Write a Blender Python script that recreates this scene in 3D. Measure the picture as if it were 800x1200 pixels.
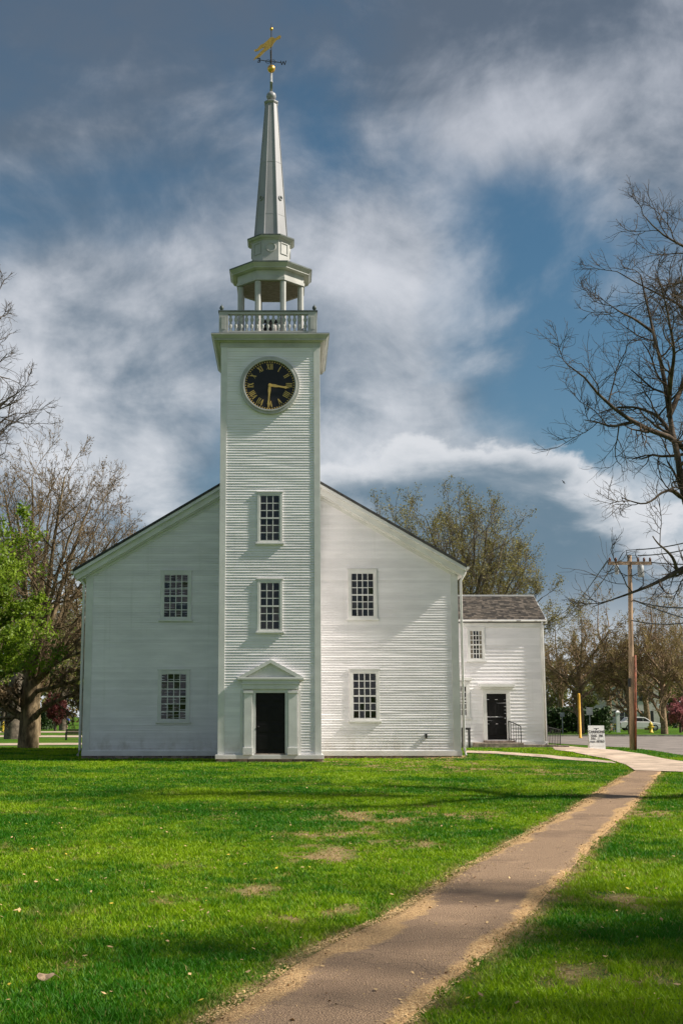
import bpy, math, random
import numpy as np
from mathutils import Vector, Matrix
S = bpy.context.scene
for o in list(bpy.data.objects): bpy.data.objects.remove(o)
COL = S.collection
R = math.radians

# ------------------------------------------------------------------ camera
F, PITCH, EYE, PX0 = 1450.0, R(9.4), 1.6, 335.0          # pixels of the 800 x 1200 photograph
CP, SP = math.cos(PITCH), math.sin(PITCH)
cam = bpy.data.cameras.new('camera'); camo = bpy.data.objects.new('camera', cam); COL.objects.link(camo)
camo.location = (0, 0, EYE); camo.rotation_euler = (R(90) + PITCH, 0, 0)
cam.sensor_fit = 'VERTICAL'; cam.sensor_height = 36.0; cam.lens = 36.0 * F / 1200
cam.shift_x = (400 - PX0) / 1200; cam.clip_start = 0.1; cam.clip_end = 9000
S.camera = camo

# ------------------------------------------------------------------ sky, sun, exposure
SUN_EL, SUN_AZ = 42.0, 7.0                               # azimuth: degrees in front of the facade plane, from the right
sd = Vector((math.cos(R(SUN_AZ)) * math.cos(R(SUN_EL)), -math.sin(R(SUN_AZ)) * math.cos(R(SUN_EL)), math.sin(R(SUN_EL))))
W = bpy.data.worlds.new('World'); S.world = W; W.use_nodes = True
nt = W.node_tree; nt.nodes.clear()
def N(tree, typ, **kw):
    n = tree.nodes.new(typ)
    for k, v in kw.items(): setattr(n, k, v)
    return n
def math_(tree, op, a, b=None, c=None, clamp=False):
    n = N(tree, 'ShaderNodeMath', operation=op); n.use_clamp = clamp
    for i, v in enumerate((a, b, c)):
        if v is None: continue
        if isinstance(v, (int, float)): n.inputs[i].default_value = v
        else: tree.links.new(v, n.inputs[i])
    return n.outputs[0]
def vmath(tree, op, a, b=None):
    n = N(tree, 'ShaderNodeVectorMath', operation=op)
    for i, v in enumerate((a, b)):
        if v is None: continue
        if isinstance(v, (tuple, list)): n.inputs[i].default_value = v
        else: tree.links.new(v, n.inputs[i])
    return n.outputs['Value'] if op in ('DOT_PRODUCT', 'LENGTH') else n.outputs['Vector']
def mixc(tree, fac, a, b):
    n = N(tree, 'ShaderNodeMix', data_type='RGBA'); n.clamp_factor = True
    if isinstance(fac, (int, float)): n.inputs[0].default_value = fac
    else: tree.links.new(fac, n.inputs[0])
    for i, v in ((6, a), (7, b)):
        if isinstance(v, (tuple, list)): n.inputs[i].default_value = (*v[:3], 1)
        else: tree.links.new(v, n.inputs[i])
    return n.outputs[2]
def smooth(tree, v, lo, hi, a=0.0, b=1.0):
    n = N(tree, 'ShaderNodeMapRange', interpolation_type='SMOOTHSTEP'); n.clamp = True
    tree.links.new(v, n.inputs[0])
    for i, x in enumerate((lo, hi, a, b)): n.inputs[i + 1].default_value = x
    return n.outputs[0]
def noise(tree, vec, scale, detail=6, rough=0.55, dist=0.0):
    n = N(tree, 'ShaderNodeTexNoise'); n.inputs['Scale'].default_value = scale; n.inputs['Detail'].default_value = detail
    n.inputs['Roughness'].default_value = rough; n.inputs['Distortion'].default_value = dist
    if vec is not None: tree.links.new(vec, n.inputs['Vector'])
    return n.outputs['Fac']
def pix_dir(px, py):
    u = (px - PX0) / F; v = (600 - py) / F
    return Vector((u, CP - v * SP, SP + v * CP)).normalized()

sky = N(nt, 'ShaderNodeTexSky', sky_type='NISHITA'); sky.sun_disc = False
sky.sun_elevation = R(SUN_EL); sky.sun_rotation = R(90 + SUN_AZ); sky.air_density = 1.0; sky.dust_density = 0.6; sky.ozone_density = 1.5
geo = N(nt, 'ShaderNodeTexCoord').outputs['Generated']
nrm = vmath(nt, 'NORMALIZE', geo)
sep = N(nt, 'ShaderNodeSeparateXYZ'); nt.links.new(nrm, sep.inputs[0])
zc_ = math_(nt, 'ADD', math_(nt, 'MAXIMUM', sep.outputs[2], 0.0), 0.30)
cmb = N(nt, 'ShaderNodeCombineXYZ')
nt.links.new(math_(nt, 'DIVIDE', sep.outputs[0], zc_), cmb.inputs[0]); nt.links.new(math_(nt, 'DIVIDE', sep.outputs[1], zc_), cmb.inputs[1])
cv = vmath(nt, 'ADD', cmb.outputs[0], (3.7, 1.9, 0.4))
n_big = noise(nt, cv, 1.5, 8, 0.52, 0.7)
n_mid = noise(nt, vmath(nt, 'ADD', cv, (11.0, 5.0, 2.0)), 3.2, 8, 0.55, 0.5)
n_fin = noise(nt, vmath(nt, 'ADD', nrm, (1.0, 4.0, 2.0)), 11.0, 9, 0.6, 0.3)
def blob(px, py, rad_px, amt):
    d = pix_dir(px, py)
    ang = math_(nt, 'ARCCOSINE', math_(nt, 'MINIMUM', vmath(nt, 'DOT_PRODUCT', nrm, tuple(d)), 0.999999))
    ang = math_(nt, 'ADD', ang, math_(nt, 'MULTIPLY', math_(nt, 'SUBTRACT', n_mid, 0.5), 0.16))
    return smooth(nt, ang, 0.0, rad_px / F, amt, 0.0)
def addall(l):
    s = l[0]
    for x in l[1:]: s = math_(nt, 'ADD', s, x)
    return s
# where the clouds open to blue / close / are bright, as seen in the photograph
cover = addall([n_big, blob(590, 250, 190, -0.26), blob(700, 400, 170, -0.20), blob(390, 195, 110, -0.13), blob(250, 540, 150, -0.16), blob(90, 200, 150, -0.05),
                blob(690, 640, 150, -0.15), blob(40, 520, 110, -0.12), blob(560, 160, 110, 0.20), blob(100, 440, 260, 0.22), blob(440, 340, 130, 0.22),
                blob(420, 500, 150, 0.2), blob(480, 548, 140, 0.2), blob(150, 60, 260, 0.10), blob(700, 90, 240, 0.16), blob(740, 690, 90, 0.3)])
cover = math_(nt, 'ADD', cover, math_(nt, 'MULTIPLY', math_(nt, 'SUBTRACT', n_fin, 0.5), 0.22))
mask = smooth(nt, cover, 0.25, 0.60)
bright = addall([math_(nt, 'MULTIPLY', n_mid, 1.0), math_(nt, 'MULTIPLY', n_fin, 0.55), blob(110, 440, 260, 0.13), blob(430, 330, 120, 0.10), blob(570, 160, 110, 0.12),
                 blob(740, 690, 120, 0.25), blob(420, 480, 140, 0.14), blob(300, 30, 420, -0.08)])
lit = smooth(nt, bright, 0.60, 1.08)
elev = smooth(nt, sep.outputs[2], 0.05, 0.62)                       # clouds overhead show their shaded bases
c_lo = mixc(nt, lit, (1.1, 1.65, 2.2), (5.4, 5.55, 5.8))
c_hi = mixc(nt, lit, (0.72, 0.95, 1.32), (3.5, 3.7, 4.2))
ccol = mixc(nt, elev, c_lo, c_hi)
hs = N(nt, 'ShaderNodeHueSaturation'); hs.inputs['Hue'].default_value = 0.485; hs.inputs['Saturation'].default_value = 1.2; hs.inputs['Value'].default_value = 0.52
nt.links.new(sky.outputs[0], hs.inputs['Color'])
final = mixc(nt, mask, hs.outputs[0], ccol)
# a bank of cumulus standing along the horizon, ragged bright tops over blue-grey bases
ncu = noise(nt, vmath(nt, 'MULTIPLY', nrm, (1.0, 1.0, 1.5)), 9.0, 10, 0.60, 0.15)
nlow = noise(nt, vmath(nt, 'MULTIPLY', nrm, (1.0, 1.0, 0.3)), 2.6, 3, 0.5)
topz = addall([math_(nt, 'MULTIPLY', nlow, 0.16), math_(nt, 'MULTIPLY', math_(nt, 'SUBTRACT', ncu, 0.5), 0.20), blob(500, 600, 330, 0.13), blob(700, 610, 240, 0.05), blob(170, 620, 220, -0.07)])
ee = math_(nt, 'SUBTRACT', math_(nt, 'ADD', topz, 0.035), sep.outputs[2])
cum = smooth(nt, ee, 0.0, 0.022)
cl2 = math_(nt, 'ADD', smooth(nt, ee, 0.075, 0.0), math_(nt, 'MULTIPLY', math_(nt, 'SUBTRACT', ncu, 0.5), 2.4))
ccu = mixc(nt, smooth(nt, cl2, 0.0, 0.95), (0.95, 1.5, 2.0), (4.9, 5.05, 5.3))
ccu = mixc(nt, smooth(nt, sep.outputs[2], 0.115, 0.02), ccu, (5.2, 5.4, 5.6))     # paler towards the horizon
final = mixc(nt, math_(nt, 'MULTIPLY', cum, 0.92), final, ccu)
bg = N(nt, 'ShaderNodeBackground'); nt.links.new(final, bg.inputs[0]); bg.inputs[1].default_value = 0.092
out = N(nt, 'ShaderNodeOutputWorld'); nt.links.new(bg.outputs[0], out.inputs[0])

sl = bpy.data.lights.new('sun', 'SUN'); sl.energy = 4.4; sl.angle = R(2.0); sl.color = (1.0, 0.93, 0.82)
slo = bpy.data.objects.new('sun', sl); COL.objects.link(slo); slo.rotation_euler = sd.to_track_quat('Z', 'Y').to_euler(); slo.location = (40, -20, 60)
S.view_settings.view_transform = 'Standard'; S.view_settings.look = 'None'; S.view_settings.exposure = 0.68; S.view_settings.gamma = 1.0
S.view_settings.use_curve_mapping = False
S.render.resolution_x = 682; S.render.resolution_y = 1024

# ------------------------------------------------------------------ pixel <-> place helpers
def P(px, py, Y):
    u = (px - PX0) / F; v = (600 - py) / F; t = Y / (CP - v * SP)
    return u * t, EYE + t * (SP + v * CP)
def PX(px, Y, Z):                                         # x of a pixel column at depth Y, height Z
    return (px - PX0) / F * (Y * CP + (Z - EYE) * SP)
def ZZ(py, Y): return P(335, py, Y)[1]
def sst(a):
    a = np.clip(a, 0, 1); return a * a * (3 - 2 * a)
def H(x, y):                                              # height of the ground
    return 0.28 * sst((y - 47) / 6.0) * sst((x - 4) / 3.0) * (1 - sst((x - 12.0) / 4.0)) * (1 - sst((y - 66) / 8.0))
def G(px, py):                                            # first point of the ground along the pixel's ray
    u = (px - PX0) / F; v = (600 - py) / F; d = SP + v * CP; t1 = -EYE / d
    ts = np.linspace(0.5 * t1, t1 * 1.001, 4000); x, y, z = u * ts, ts * (CP - v * SP), EYE + d * ts
    k = int(np.argmax(z <= H(x, y))); return float(x[k]), float(y[k]), float(H(x[k], y[k]))

# ------------------------------------------------------------------ materials
def mat(name, base, rough=0.6, var=0.12, scale=6.0, bump=0.0, bscale=60.0, base2=None, spec=0.4, rnd=0.0, metal=0.0, transl=0.0, stretch=None, detail=6):
    m = bpy.data.materials.new(name); m.use_nodes = True; t = m.node_tree; b = t.nodes['Principled BSDF']
    b.inputs['Roughness'].default_value = rough; b.inputs['Specular IOR Level'].default_value = spec; b.inputs['Metallic'].default_value = metal
    co = N(t, 'ShaderNodeTexCoord').outputs['Object']
    if stretch: co = vmath(t, 'MULTIPLY', co, stretch)
    f = noise(t, co, scale, detail, 0.6)
    b2 = base2 or tuple(c * (1 - 2.2 * var) for c in base)
    c = mixc(t, smooth(t, f, 0.32, 0.68), tuple(min(1, x * (1 + var)) for x in base), b2)
    if rnd:
        oi = N(t, 'ShaderNodeObjectInfo').outputs['Random']
        hv = N(t, 'ShaderNodeHueSaturation'); t.links.new(c, hv.inputs['Color'])
        t.links.new(math_(t, 'ADD', math_(t, 'MULTIPLY', oi, rnd), 1 - rnd / 2), hv.inputs['Value']); c = hv.outputs[0]
    t.links.new(c, b.inputs['Base Color'])
    if bump:
        bn = N(t, 'ShaderNodeBump'); bn.inputs['Strength'].default_value = bump; bn.inputs['Distance'].default_value = 0.02
        t.links.new(noise(t, co, bscale, 4, 0.6), bn.inputs['Height']); t.links.new(bn.outputs[0], b.inputs['Normal'])
    if transl:
        tr = N(t, 'ShaderNodeBsdfTranslucent'); t.links.new(c, tr.inputs[0]); mx = N(t, 'ShaderNodeMixShader'); mx.inputs[0].default_value = transl
        t.links.new(b.outputs[0], mx.inputs[1]); t.links.new(tr.outputs[0], mx.inputs[2]); t.links.new(mx.outputs[0], t.nodes['Material Output'].inputs[0])
    return m
M = {}
M['white'] = mat('white_clapboard_paint', (0.84, 0.815, 0.825), 0.5, 0.035, 1.1, 0.15, 30, rnd=0.12, stretch=(0.7, 1, 3), detail=8)
t = M['white'].node_tree; b = t.nodes['Principled BSDF']; src = b.inputs['Base Color'].links[0].from_socket; co = N(t, 'ShaderNodeTexCoord').outputs['Object']; sx3 = N(t, 'ShaderNodeSeparateXYZ'); t.links.new(co, sx3.inputs[0])
low = math_(t, 'MULTIPLY', smooth(t, sx3.outputs[2], 1.3, 0.25), smooth(t, noise(t, vmath(t, 'MULTIPLY', co, (1, 1, 0.6)), 2.2, 7, 0.7), 0.42, 0.72))      # mud splashed up from the beds
strk = smooth(t, noise(t, vmath(t, 'MULTIPLY', co, (5, 5, 0.22)), 1.0, 6, 0.65), 0.56, 0.74)                                                            # rain streaks
c1 = mixc(t, math_(t, 'MULTIPLY', low, 0.55), src, (0.42, 0.38, 0.30)); c1 = mixc(t, math_(t, 'MULTIPLY', strk, 0.22), c1, (0.52, 0.52, 0.47)); t.links.new(c1, b.inputs['Base Color'])
M['trim'] = mat('white_trim_paint', (0.70, 0.69, 0.67), 0.45, 0.05, 1.5, 0.08, 40)
M['drab'] = mat('drab_belfry_paint', (0.47, 0.465, 0.44), 0.5, 0.08, 1.5, 0.08, 40)  # one even grey, darker than the trim: belfry, balustrade, cornice, clock rim
M['spire'] = mat('spire_paint', (0.31, 0.31, 0.325), 0.4, 0.07, 1.3, 0.05, 30, stretch=(1, 1, 0.3))
M['glass'] = mat('window_glass', (0.012, 0.012, 0.014), 0.06, 0.2, 1.5, 0.14, 3.0, spec=0.5, rnd=0.9)
M['curtain'] = mat('curtained_glass', (0.22, 0.19, 0.15), 0.12, 0.1, 2.0, 0.05, 3, rnd=0.5)
M['door'] = mat('black_door_paint', (0.008, 0.007, 0.007), 0.5, 0.15, 5, 0.05, 30, spec=0.2)
M['shingle'] = mat('dark_roof_shingle', (0.09, 0.075, 0.062), 0.9, 0.3, 6, 0.4, 40, rnd=0.9)
M['roofdark'] = mat('dark_roof_edge', (0.05, 0.05, 0.048), 0.85, 0.2, 5, 0.3, 40)
M['lead'] = mat('grey_metal_flashing', (0.10, 0.12, 0.115), 0.55, 0.2, 4)
M['stone'] = mat('foundation_stone', (0.25, 0.20, 0.16), 0.9, 0.25, 5, 0.6, 25, rnd=0.5)
M['brownceil'] = mat('belfry_ceiling_boards', (0.30, 0.25, 0.20), 0.8, 0.12, 6)
M['gold'] = mat('gilding', (0.75, 0.46, 0.10), 0.34, 0.1, 8, metal=0.85)
M['goldpaint'] = mat('gold_leaf_numerals', (0.58, 0.40, 0.12), 0.5, 0.08, 8)
M['dial'] = mat('black_dial', (0.008, 0.008, 0.012), 0.5, 0.15, 4)
M['iron'] = mat('black_iron', (0.02, 0.02, 0.02), 0.5, 0.2, 8)
M['bronze'] = mat('dark_bronze_bell', (0.02, 0.018, 0.016), 0.4, 0.2, 8, metal=0.3)
M['bark'] = mat('brown_bark', (0.235, 0.175, 0.105), 0.95, 0.3, 5, 0.9, 14, spec=0.1, stretch=(1, 1, 0.35))
M['barkdark'] = mat('dark_bark', (0.12, 0.092, 0.07), 0.95, 0.28, 5, 0.8, 16, spec=0.1, stretch=(1, 1, 0.4))
M['twigdark'] = mat('dark_twigs', (0.12, 0.092, 0.07), 1.0, 0.25, 5, spec=0.0)
M['barkmid'] = mat('mid_brown_bark', (0.30, 0.21, 0.135), 0.95, 0.25, 4, 0.7, 14, spec=0.1)
M['barkgrey'] = mat('grey_brown_bark', (0.15, 0.12, 0.09), 0.95, 0.25, 4, 0.7, 14)
M['bud_red'] = mat('russet_buds', (0.25, 0.165, 0.08), 0.8, 0.25, 3, transl=0.2)
M['bud_olive'] = mat('olive_young_leaves', (0.28, 0.25, 0.075), 0.7, 0.3, 2.5, transl=0.3)
M['bud_brown'] = mat('brown_green_buds', (0.30, 0.23, 0.085), 0.8, 0.3, 0.6, transl=0.25)
M['leaf'] = mat('bright_spring_leaves', (0.22, 0.31, 0.02), 0.55, 0.3, 1.3, transl=0.4, base2=(0.09, 0.165, 0.012))
M['leafdark'] = mat('dark_hedge_leaves', (0.045, 0.085, 0.02), 0.6, 0.3, 2, transl=0.2)
M['leafyel'] = mat('yellow_green_leaves', (0.20, 0.23, 0.04), 0.6, 0.3, 1.0, transl=0.3)
M['pink'] = mat('pink_blossom', (0.55, 0.20, 0.22), 0.7, 0.25, 2, transl=0.25)
M['maroon'] = mat('maroon_leaves', (0.14, 0.03, 0.028), 0.7, 0.25, 2, transl=0.25)
M['asphalt'] = mat('road_asphalt', (0.24, 0.205, 0.18), 0.9, 0.14, 0.8, 0.3, 60)
M['kerb'] = mat('granite_kerb', (0.36, 0.32, 0.28), 0.9, 0.15, 3, 0.3, 40)
M['sand'] = mat('sandy_gravel', (0.52, 0.40, 0.30), 0.95, 0.16, 1.2, 0.5, 50)
M['chip'] = mat('wood_chips', (0.62, 0.42, 0.20), 0.9, 0.3, 2.0)
M['polewood'] = mat('weathered_pole', (0.42, 0.29, 0.19), 0.9, 0.25, 5, 0.6, 20, stretch=(1, 1, 0.15))
M['rust'] = mat('rusty_conduit', (0.32, 0.10, 0.05), 0.7, 0.25, 5)
M['grey'] = mat('galvanised_grey', (0.33, 0.34, 0.34), 0.5, 0.12, 5)
M['yellow'] = mat('yellow_paint', (0.72, 0.38, 0.02), 0.5, 0.1, 5)
M['hydrant'] = mat('hydrant_yellow', (0.72, 0.52, 0.06), 0.5, 0.1, 5)
M['signwhite'] = mat('white_sign_board', (0.82, 0.82, 0.80), 0.45, 0.03, 3)
M['ink'] = mat('black_lettering', (0.02, 0.02, 0.025), 0.6, 0.1, 3)
M['bench'] = mat('dark_bench_wood', (0.06, 0.045, 0.035), 0.7, 0.2, 6, 0.2, 30)
M['carwhite'] = mat('white_car_paint', (0.75, 0.73, 0.70), 0.25, 0.02, 2)
M['caryellow'] = mat('yellow_car_paint', (0.55, 0.46, 0.05), 0.3, 0.03, 2)
M['tyre'] = mat('tyre_rubber', (0.02, 0.02, 0.02), 0.8, 0.1, 5)
M['redlamp'] = mat('red_lamp_lens', (0.35, 0.02, 0.02), 0.3, 0.1, 5)
M['housewall'] = mat('grey_white_siding', (0.62, 0.57, 0.52), 0.7, 0.06, 2)
M['skin'] = mat('skin', (0.50, 0.30, 0.22), 0.6, 0.06, 5)
M['bluecloth'] = mat('blue_cloth', (0.05, 0.10, 0.32), 0.8, 0.15, 8)
M['darkcloth'] = mat('dark_cloth', (0.03, 0.032, 0.045), 0.8, 0.15, 8)
M['dryleaf'] = mat('dry_leaf', (0.36, 0.25, 0.16), 0.8, 0.2, 30, transl=0.15)
M['insul'] = mat('brown_insulator', (0.12, 0.05, 0.03), 0.35, 0.1, 5)

# ------------------------------------------------------------------ mesh helpers
WL = {}
def link(o, parent=None, loc=(0, 0, 0)):
    COL.objects.link(o); WL[o.name] = Vector(loc)
    if parent is not None:
        o.parent = parent; o.location = Vector(loc) - WL[parent.name]
    else: o.location = loc
    return o
def tag(o, label=None, cat=None, group=None, kind=None):
    if label: o['label'] = label
    if cat: o['category'] = cat
    if group: o['group'] = group
    if kind: o['kind'] = kind
    return o
def thing(name, label, cat, loc=(0, 0, 0), group=None):
    o = bpy.data.objects.new(name, None); o.empty_display_size = 0.3
    link(o, None, loc); return tag(o, label, cat, group)
def np_mesh(name, verts, faces, smooth_=False):
    """verts (n,3); faces: list of int arrays (m,k)"""
    me = bpy.data.meshes.new(name); verts = np.asarray(verts, dtype=np.float32)
    me.vertices.add(len(verts)); me.vertices.foreach_set('co', verts.ravel())
    li = np.concatenate([np.asarray(f, dtype=np.int32).ravel() for f in faces])
    tot = np.concatenate([np.full(len(f), np.asarray(f).shape[1], dtype=np.int32) for f in faces])
    me.loops.add(len(li)); me.loops.foreach_set('vertex_index', li)
    me.polygons.add(len(tot)); st = np.concatenate([[0], np.cumsum(tot)[:-1]]).astype(np.int32)
    me.polygons.foreach_set('loop_start', st); me.polygons.foreach_set('loop_total', tot)
    if smooth_: me.polygons.foreach_set('use_smooth', np.ones(len(tot), dtype=bool))
    me.update(calc_edges=True)
    return me
class MB:
    def __init__(s): s.v = []; s.f = []
    def add(s, vs, fs):
        k = len(s.v); s.v += [tuple(v) for v in vs]; s.f += [tuple(i + k for i in f) for f in fs]; return s
    def box(s, x0, x1, y0, y1, z0, z1):
        return s.add([(x0, y0, z0), (x1, y0, z0), (x1, y1, z0), (x0, y1, z0), (x0, y0, z1), (x1, y0, z1), (x1, y1, z1), (x0, y1, z1)],
                     [(0, 3, 2, 1), (4, 5, 6, 7), (0, 1, 5, 4), (1, 2, 6, 5), (2, 3, 7, 6), (3, 0, 4, 7)])
    def prism_y(s, poly, y0, y1):                          # poly of (x,z), counter-clockwise seen from -y
        n = len(poly)
        return s.add([(x, y0, z) for x, z in poly] + [(x, y1, z) for x, z in poly],
                     [tuple(range(n)), tuple(range(2 * n - 1, n - 1, -1))] + [(i, n + i, n + (i + 1) % n, (i + 1) % n) for i in range(n)])
    def prism_z(s, poly, z0, z1):
        n = len(poly)
        return s.add([(x, y, z0) for x, y in poly] + [(x, y, z1) for x, y in poly],
                     [tuple(range(n - 1, -1, -1)), tuple(range(n, 2 * n))] + [(i, (i + 1) % n, n + (i + 1) % n, n + i) for i in range(n)])
    def rings(s, rings, cap=True):                         # list of equally long point rings
        n = len(rings[0]); vs = [p for r in rings for p in r]; fs = []
        for k in range(len(rings) - 1):
            fs += [(k * n + i, k * n + (i + 1) % n, (k + 1) * n + (i + 1) % n, (k + 1) * n + i) for i in range(n)]
        if cap: fs += [tuple(range(n - 1, -1, -1)), tuple(range((len(rings) - 1) * n, len(rings) * n))]
        return s.add(vs, fs)
    def lathe(s, prof, c, n=12, rot=0.0, sx=1.0, sy=1.0):  # prof: (r, z)
        return s.rings([[(c[0] + sx * r * math.cos(rot + 2 * math.pi * i / n), c[1] + sy * r * math.sin(rot + 2 * math.pi * i / n), c[2] + z) for i in range(n)] for r, z in prof])
    def frustum4(s, x0, x1, y0, y1, z0, X0, X1, Y0, Y1, z1):
        return s.rings([[(x0, y0, z0), (x1, y0, z0), (x1, y1, z0), (x0, y1, z0)], [(X0, Y0, z1), (X1, Y0, z1), (X1, Y1, z1), (X0, Y1, z1)]])
    def tube(s, pts, r, n=8):
        pts = [Vector(p) for p in pts]; rs = r if isinstance(r, (list, tuple)) else [r] * len(pts); rg = []
        for i, p in enumerate(pts):
            t = (pts[min(i + 1, len(pts) - 1)] - pts[max(i - 1, 0)]).normalized()
            a = Vector((0, 0, 1)) if abs(t.z) < 0.9 else Vector((0, 1, 0))
            u = t.cross(a).normalized(); w = t.cross(u)
            rg.append([tuple(p + rs[i] * (math.cos(2 * math.pi * k / n) * u + math.sin(2 * math.pi * k / n) * w)) for k in range(n)])
        return s.rings(rg)
    def disc_y(s, cx, cz, r, y0, y1, n=48, r_in=0.0):      # a round plate facing -y
        if r_in <= 0: return s.prism_y([(cx + r * math.cos(2 * math.pi * i / n), cz + r * math.sin(2 * math.pi * i / n)) for i in range(n)], y0, y1)
        vs = []; fs = []
        for rr, yy in ((r, y0), (r_in, y0), (r_in, y1), (r, y1)):
            vs += [(cx + rr * math.cos(2 * math.pi * i / n), yy, cz + rr * math.sin(2 * math.pi * i / n)) for i in range(n)]
        for k in range(4):
            a, b = k * n, ((k + 1) % 4) * n
            fs += [(a + i, b + i, b + (i + 1) % n, a + (i + 1) % n) for i in range(n)]
        return s.add(vs, fs)
    def mesh(s, name, smooth_=False):
        me = bpy.data.meshes.new(name); me.from_pydata(s.v, [], s.f); me.update()
        if smooth_: me.polygons.foreach_set('use_smooth', [True] * len(me.polygons))
        return me
    def build(s, name, m, parent=None, smooth_=False, bevel=0.0):
        me = s.mesh(name, smooth_); me.materials.append(M[m] if isinstance(m, str) else m)
        o = bpy.data.objects.new(name, me); link(o, parent, (0, 0, 0))
        if bevel:
            b = o.modifiers.new('bevel', 'BEVEL'); b.width = bevel; b.segments = 2; b.limit_method = 'ANGLE'
        return o
def place(name, me, parent, loc):
    o = bpy.data.objects.new(name, me); return link(o, parent, loc)
rng = np.random.default_rng(11)
random.seed(5)
def vnoise(x, y, seed=0):                                 # smooth value noise in numpy
    x = np.asarray(x, float); y = np.asarray(y, float); xi = np.floor(x).astype(np.int64); yi = np.floor(y).astype(np.int64)
    fx = x - xi; fy = y - yi; fx = fx * fx * (3 - 2 * fx); fy = fy * fy * (3 - 2 * fy)
    def h(a, b):
        k = (a * 374761393 + b * 668265263 + seed * 1442695041) & 0xFFFFFFFF; k = ((k ^ (k >> 13)) * 1274126177) & 0xFFFFFFFF
        return ((k ^ (k >> 16)) & 0xFFFF) / 65535.0
    return (h(xi, yi) * (1 - fx) + h(xi + 1, yi) * fx) * (1 - fy) + (h(xi, yi + 1) * (1 - fx) + h(xi + 1, yi + 1) * fx) * fy
def fbm(x, y, seed=0, o=3):
    s = 0; a = 0.5; t = 0
    for k in range(o): s = s + a * vnoise(x * 2 ** k, y * 2 ** k, seed + k); t += a; a *= 0.55
    return s / t

# ------------------------------------------------------------------ the ground: lawn, path, drive, road
PATH_L = [(180, 1250), (240, 1200), (300, 1160), (350, 1125), (400, 1098), (460, 1073), (550, 1015), (600, 987), (665, 951), (705, 925), (730, 910), (743, 903)]
PATH_R = [(428, 1250), (475, 1200), (565, 1120), (620, 1070), (660, 1030), (700, 985), (722, 965), (742, 945), (758, 925), (770, 910), (776, 904)]
pl = np.array([G(*p)[:2] for p in PATH_L]); pr = np.array([G(*p)[:2] for p in PATH_R])
def ext(a):                                               # carry the path on behind the camera
    d = (a[1] - a[0]); d = d / abs(d[1]); return np.vstack([a[0] - d * 10, a])
pl, pr = ext(pl), ext(pr)
def path_x(y):
    return np.interp(y, pl[:, 1], pl[:, 0]), np.interp(y, pr[:, 1], pr[:, 0])
PATH_END = min(pl[-1, 1], pr[-1, 1])
DRIVE_PX = [(646, 876.5), (690, 877), (722, 879.5), (760, 886), (800, 893), (850, 899), (850, 909), (800, 905.5), (776, 904.5), (743, 903.5), (733, 897), (712, 890), (690, 886), (668, 881.5), (650, 879.5)]
drive = np.array([G(*p)[:2] for p in DRIVE_PX])
ROAD = np.array([G(636, 870.5)[:2], G(690, 873.5)[:2], G(735, 876.5)[:2], G(765, 880)[:2], G(800, 885.5)[:2], G(850, 893)[:2], (40, 26), (240, -60), (240, 110), (60, 104), (40, 103), (14, 104)])
SIDE_PX = [(546, 880.5), (580, 881.5), (640, 885.5), (690, 890), (716, 893), (722, 895.5), (690, 893), (640, 888.5), (580, 884), (546, 883)]
side = np.array([G(*p)[:2] for p in SIDE_PX])
def inpoly(x, y, poly):
    r = np.zeros(len(x), bool); n = len(poly); j = n - 1
    for i in range(n):
        xi, yi = poly[i]; xj, yj = poly[j]
        c = ((yi > y) != (yj > y)) & (x < (xj - xi) * (y - yi) / (yj - yi + 1e-12) + xi)
        r ^= c; j = i
    return r
DRY = []                                                  # worn straw-coloured patches: centre and radii from the photograph
for px, py, rx, ry in [(395, 1001, 45, 7), (385, 972, 40, 5), (430, 955, 60, 5), (520, 953, 45, 5), (310, 1045, 30, 5), (390, 1068, 30, 5), (690, 1138, 25, 6), (790, 958, 30, 6), (775, 1048, 30, 5), (725, 1050, 25, 4),
                       (470, 897, 60, 4), (400, 893, 20, 4), (530, 893, 40, 3), (205, 1058, 22, 4), (80, 1133, 14, 4), (330, 1075, 30, 4), (650, 1150, 20, 4), (760, 1150, 25, 5), (560, 900, 60, 3), (640, 905, 40, 3), (460, 990, 40, 4)]:
    a = G(px, py); b = G(px + rx, py); c = G(px, py - ry); DRY.append((a[0], a[1], abs(b[0] - a[0]), max(0.12, abs(c[1] - a[1])) * 1.5))
def dryness(x, y):
    n = fbm(x * 1.7, y * 1.3, 3, 4); n2 = fbm(x * 9, y * 6, 9, 3); n3 = fbm(x * 0.45, y * 0.35, 21, 2)
    d = sst((n - 0.57) / 0.14) * sst((n2 - 0.42) / 0.2) * 0.6 * sst((n3 - 0.3) / 0.3)
    for cx, cy, rx, ry in DRY:
        q = ((x - cx) / (rx * 1.7)) ** 2 + ((y - cy) / (ry * 1.5)) ** 2
        d = np.maximum(d, (1 - sst((q - 0.3) / 0.9)) * sst((n * 0.8 + n2 * 0.75 + (1 - np.clip(q, 0, 1.4)) * 0.16 - 0.86) / 0.13))
    lx, rx_ = path_x(y)
    e = np.minimum(np.abs(x - lx), np.abs(x - rx_)); d = np.maximum(d, (1 - sst((e - 0.03) / 0.22)) * sst((n2 + n * 0.5 - 0.5) / 0.3) * (y < PATH_END + 1))
    base_ = np.maximum((x > -8.2) & (x < 7.0) & (y > 48.0 + 0.7 * n) & (y < 49.4), (x > -2.9) & (x < 1.9) & (y > 44.55 + 0.5 * n) & (y < 46))
    return np.clip(np.maximum(d, base_ * sst((n2 + 0.15 - 0.4) / 0.2)), 0, 1)
def grid_axis(lo, hi, step, far): return np.concatenate([-np.array(far[::-1]) if lo < 0 else np.array([]), np.arange(lo, hi + 1e-6, step), np.array(far)])
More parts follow.
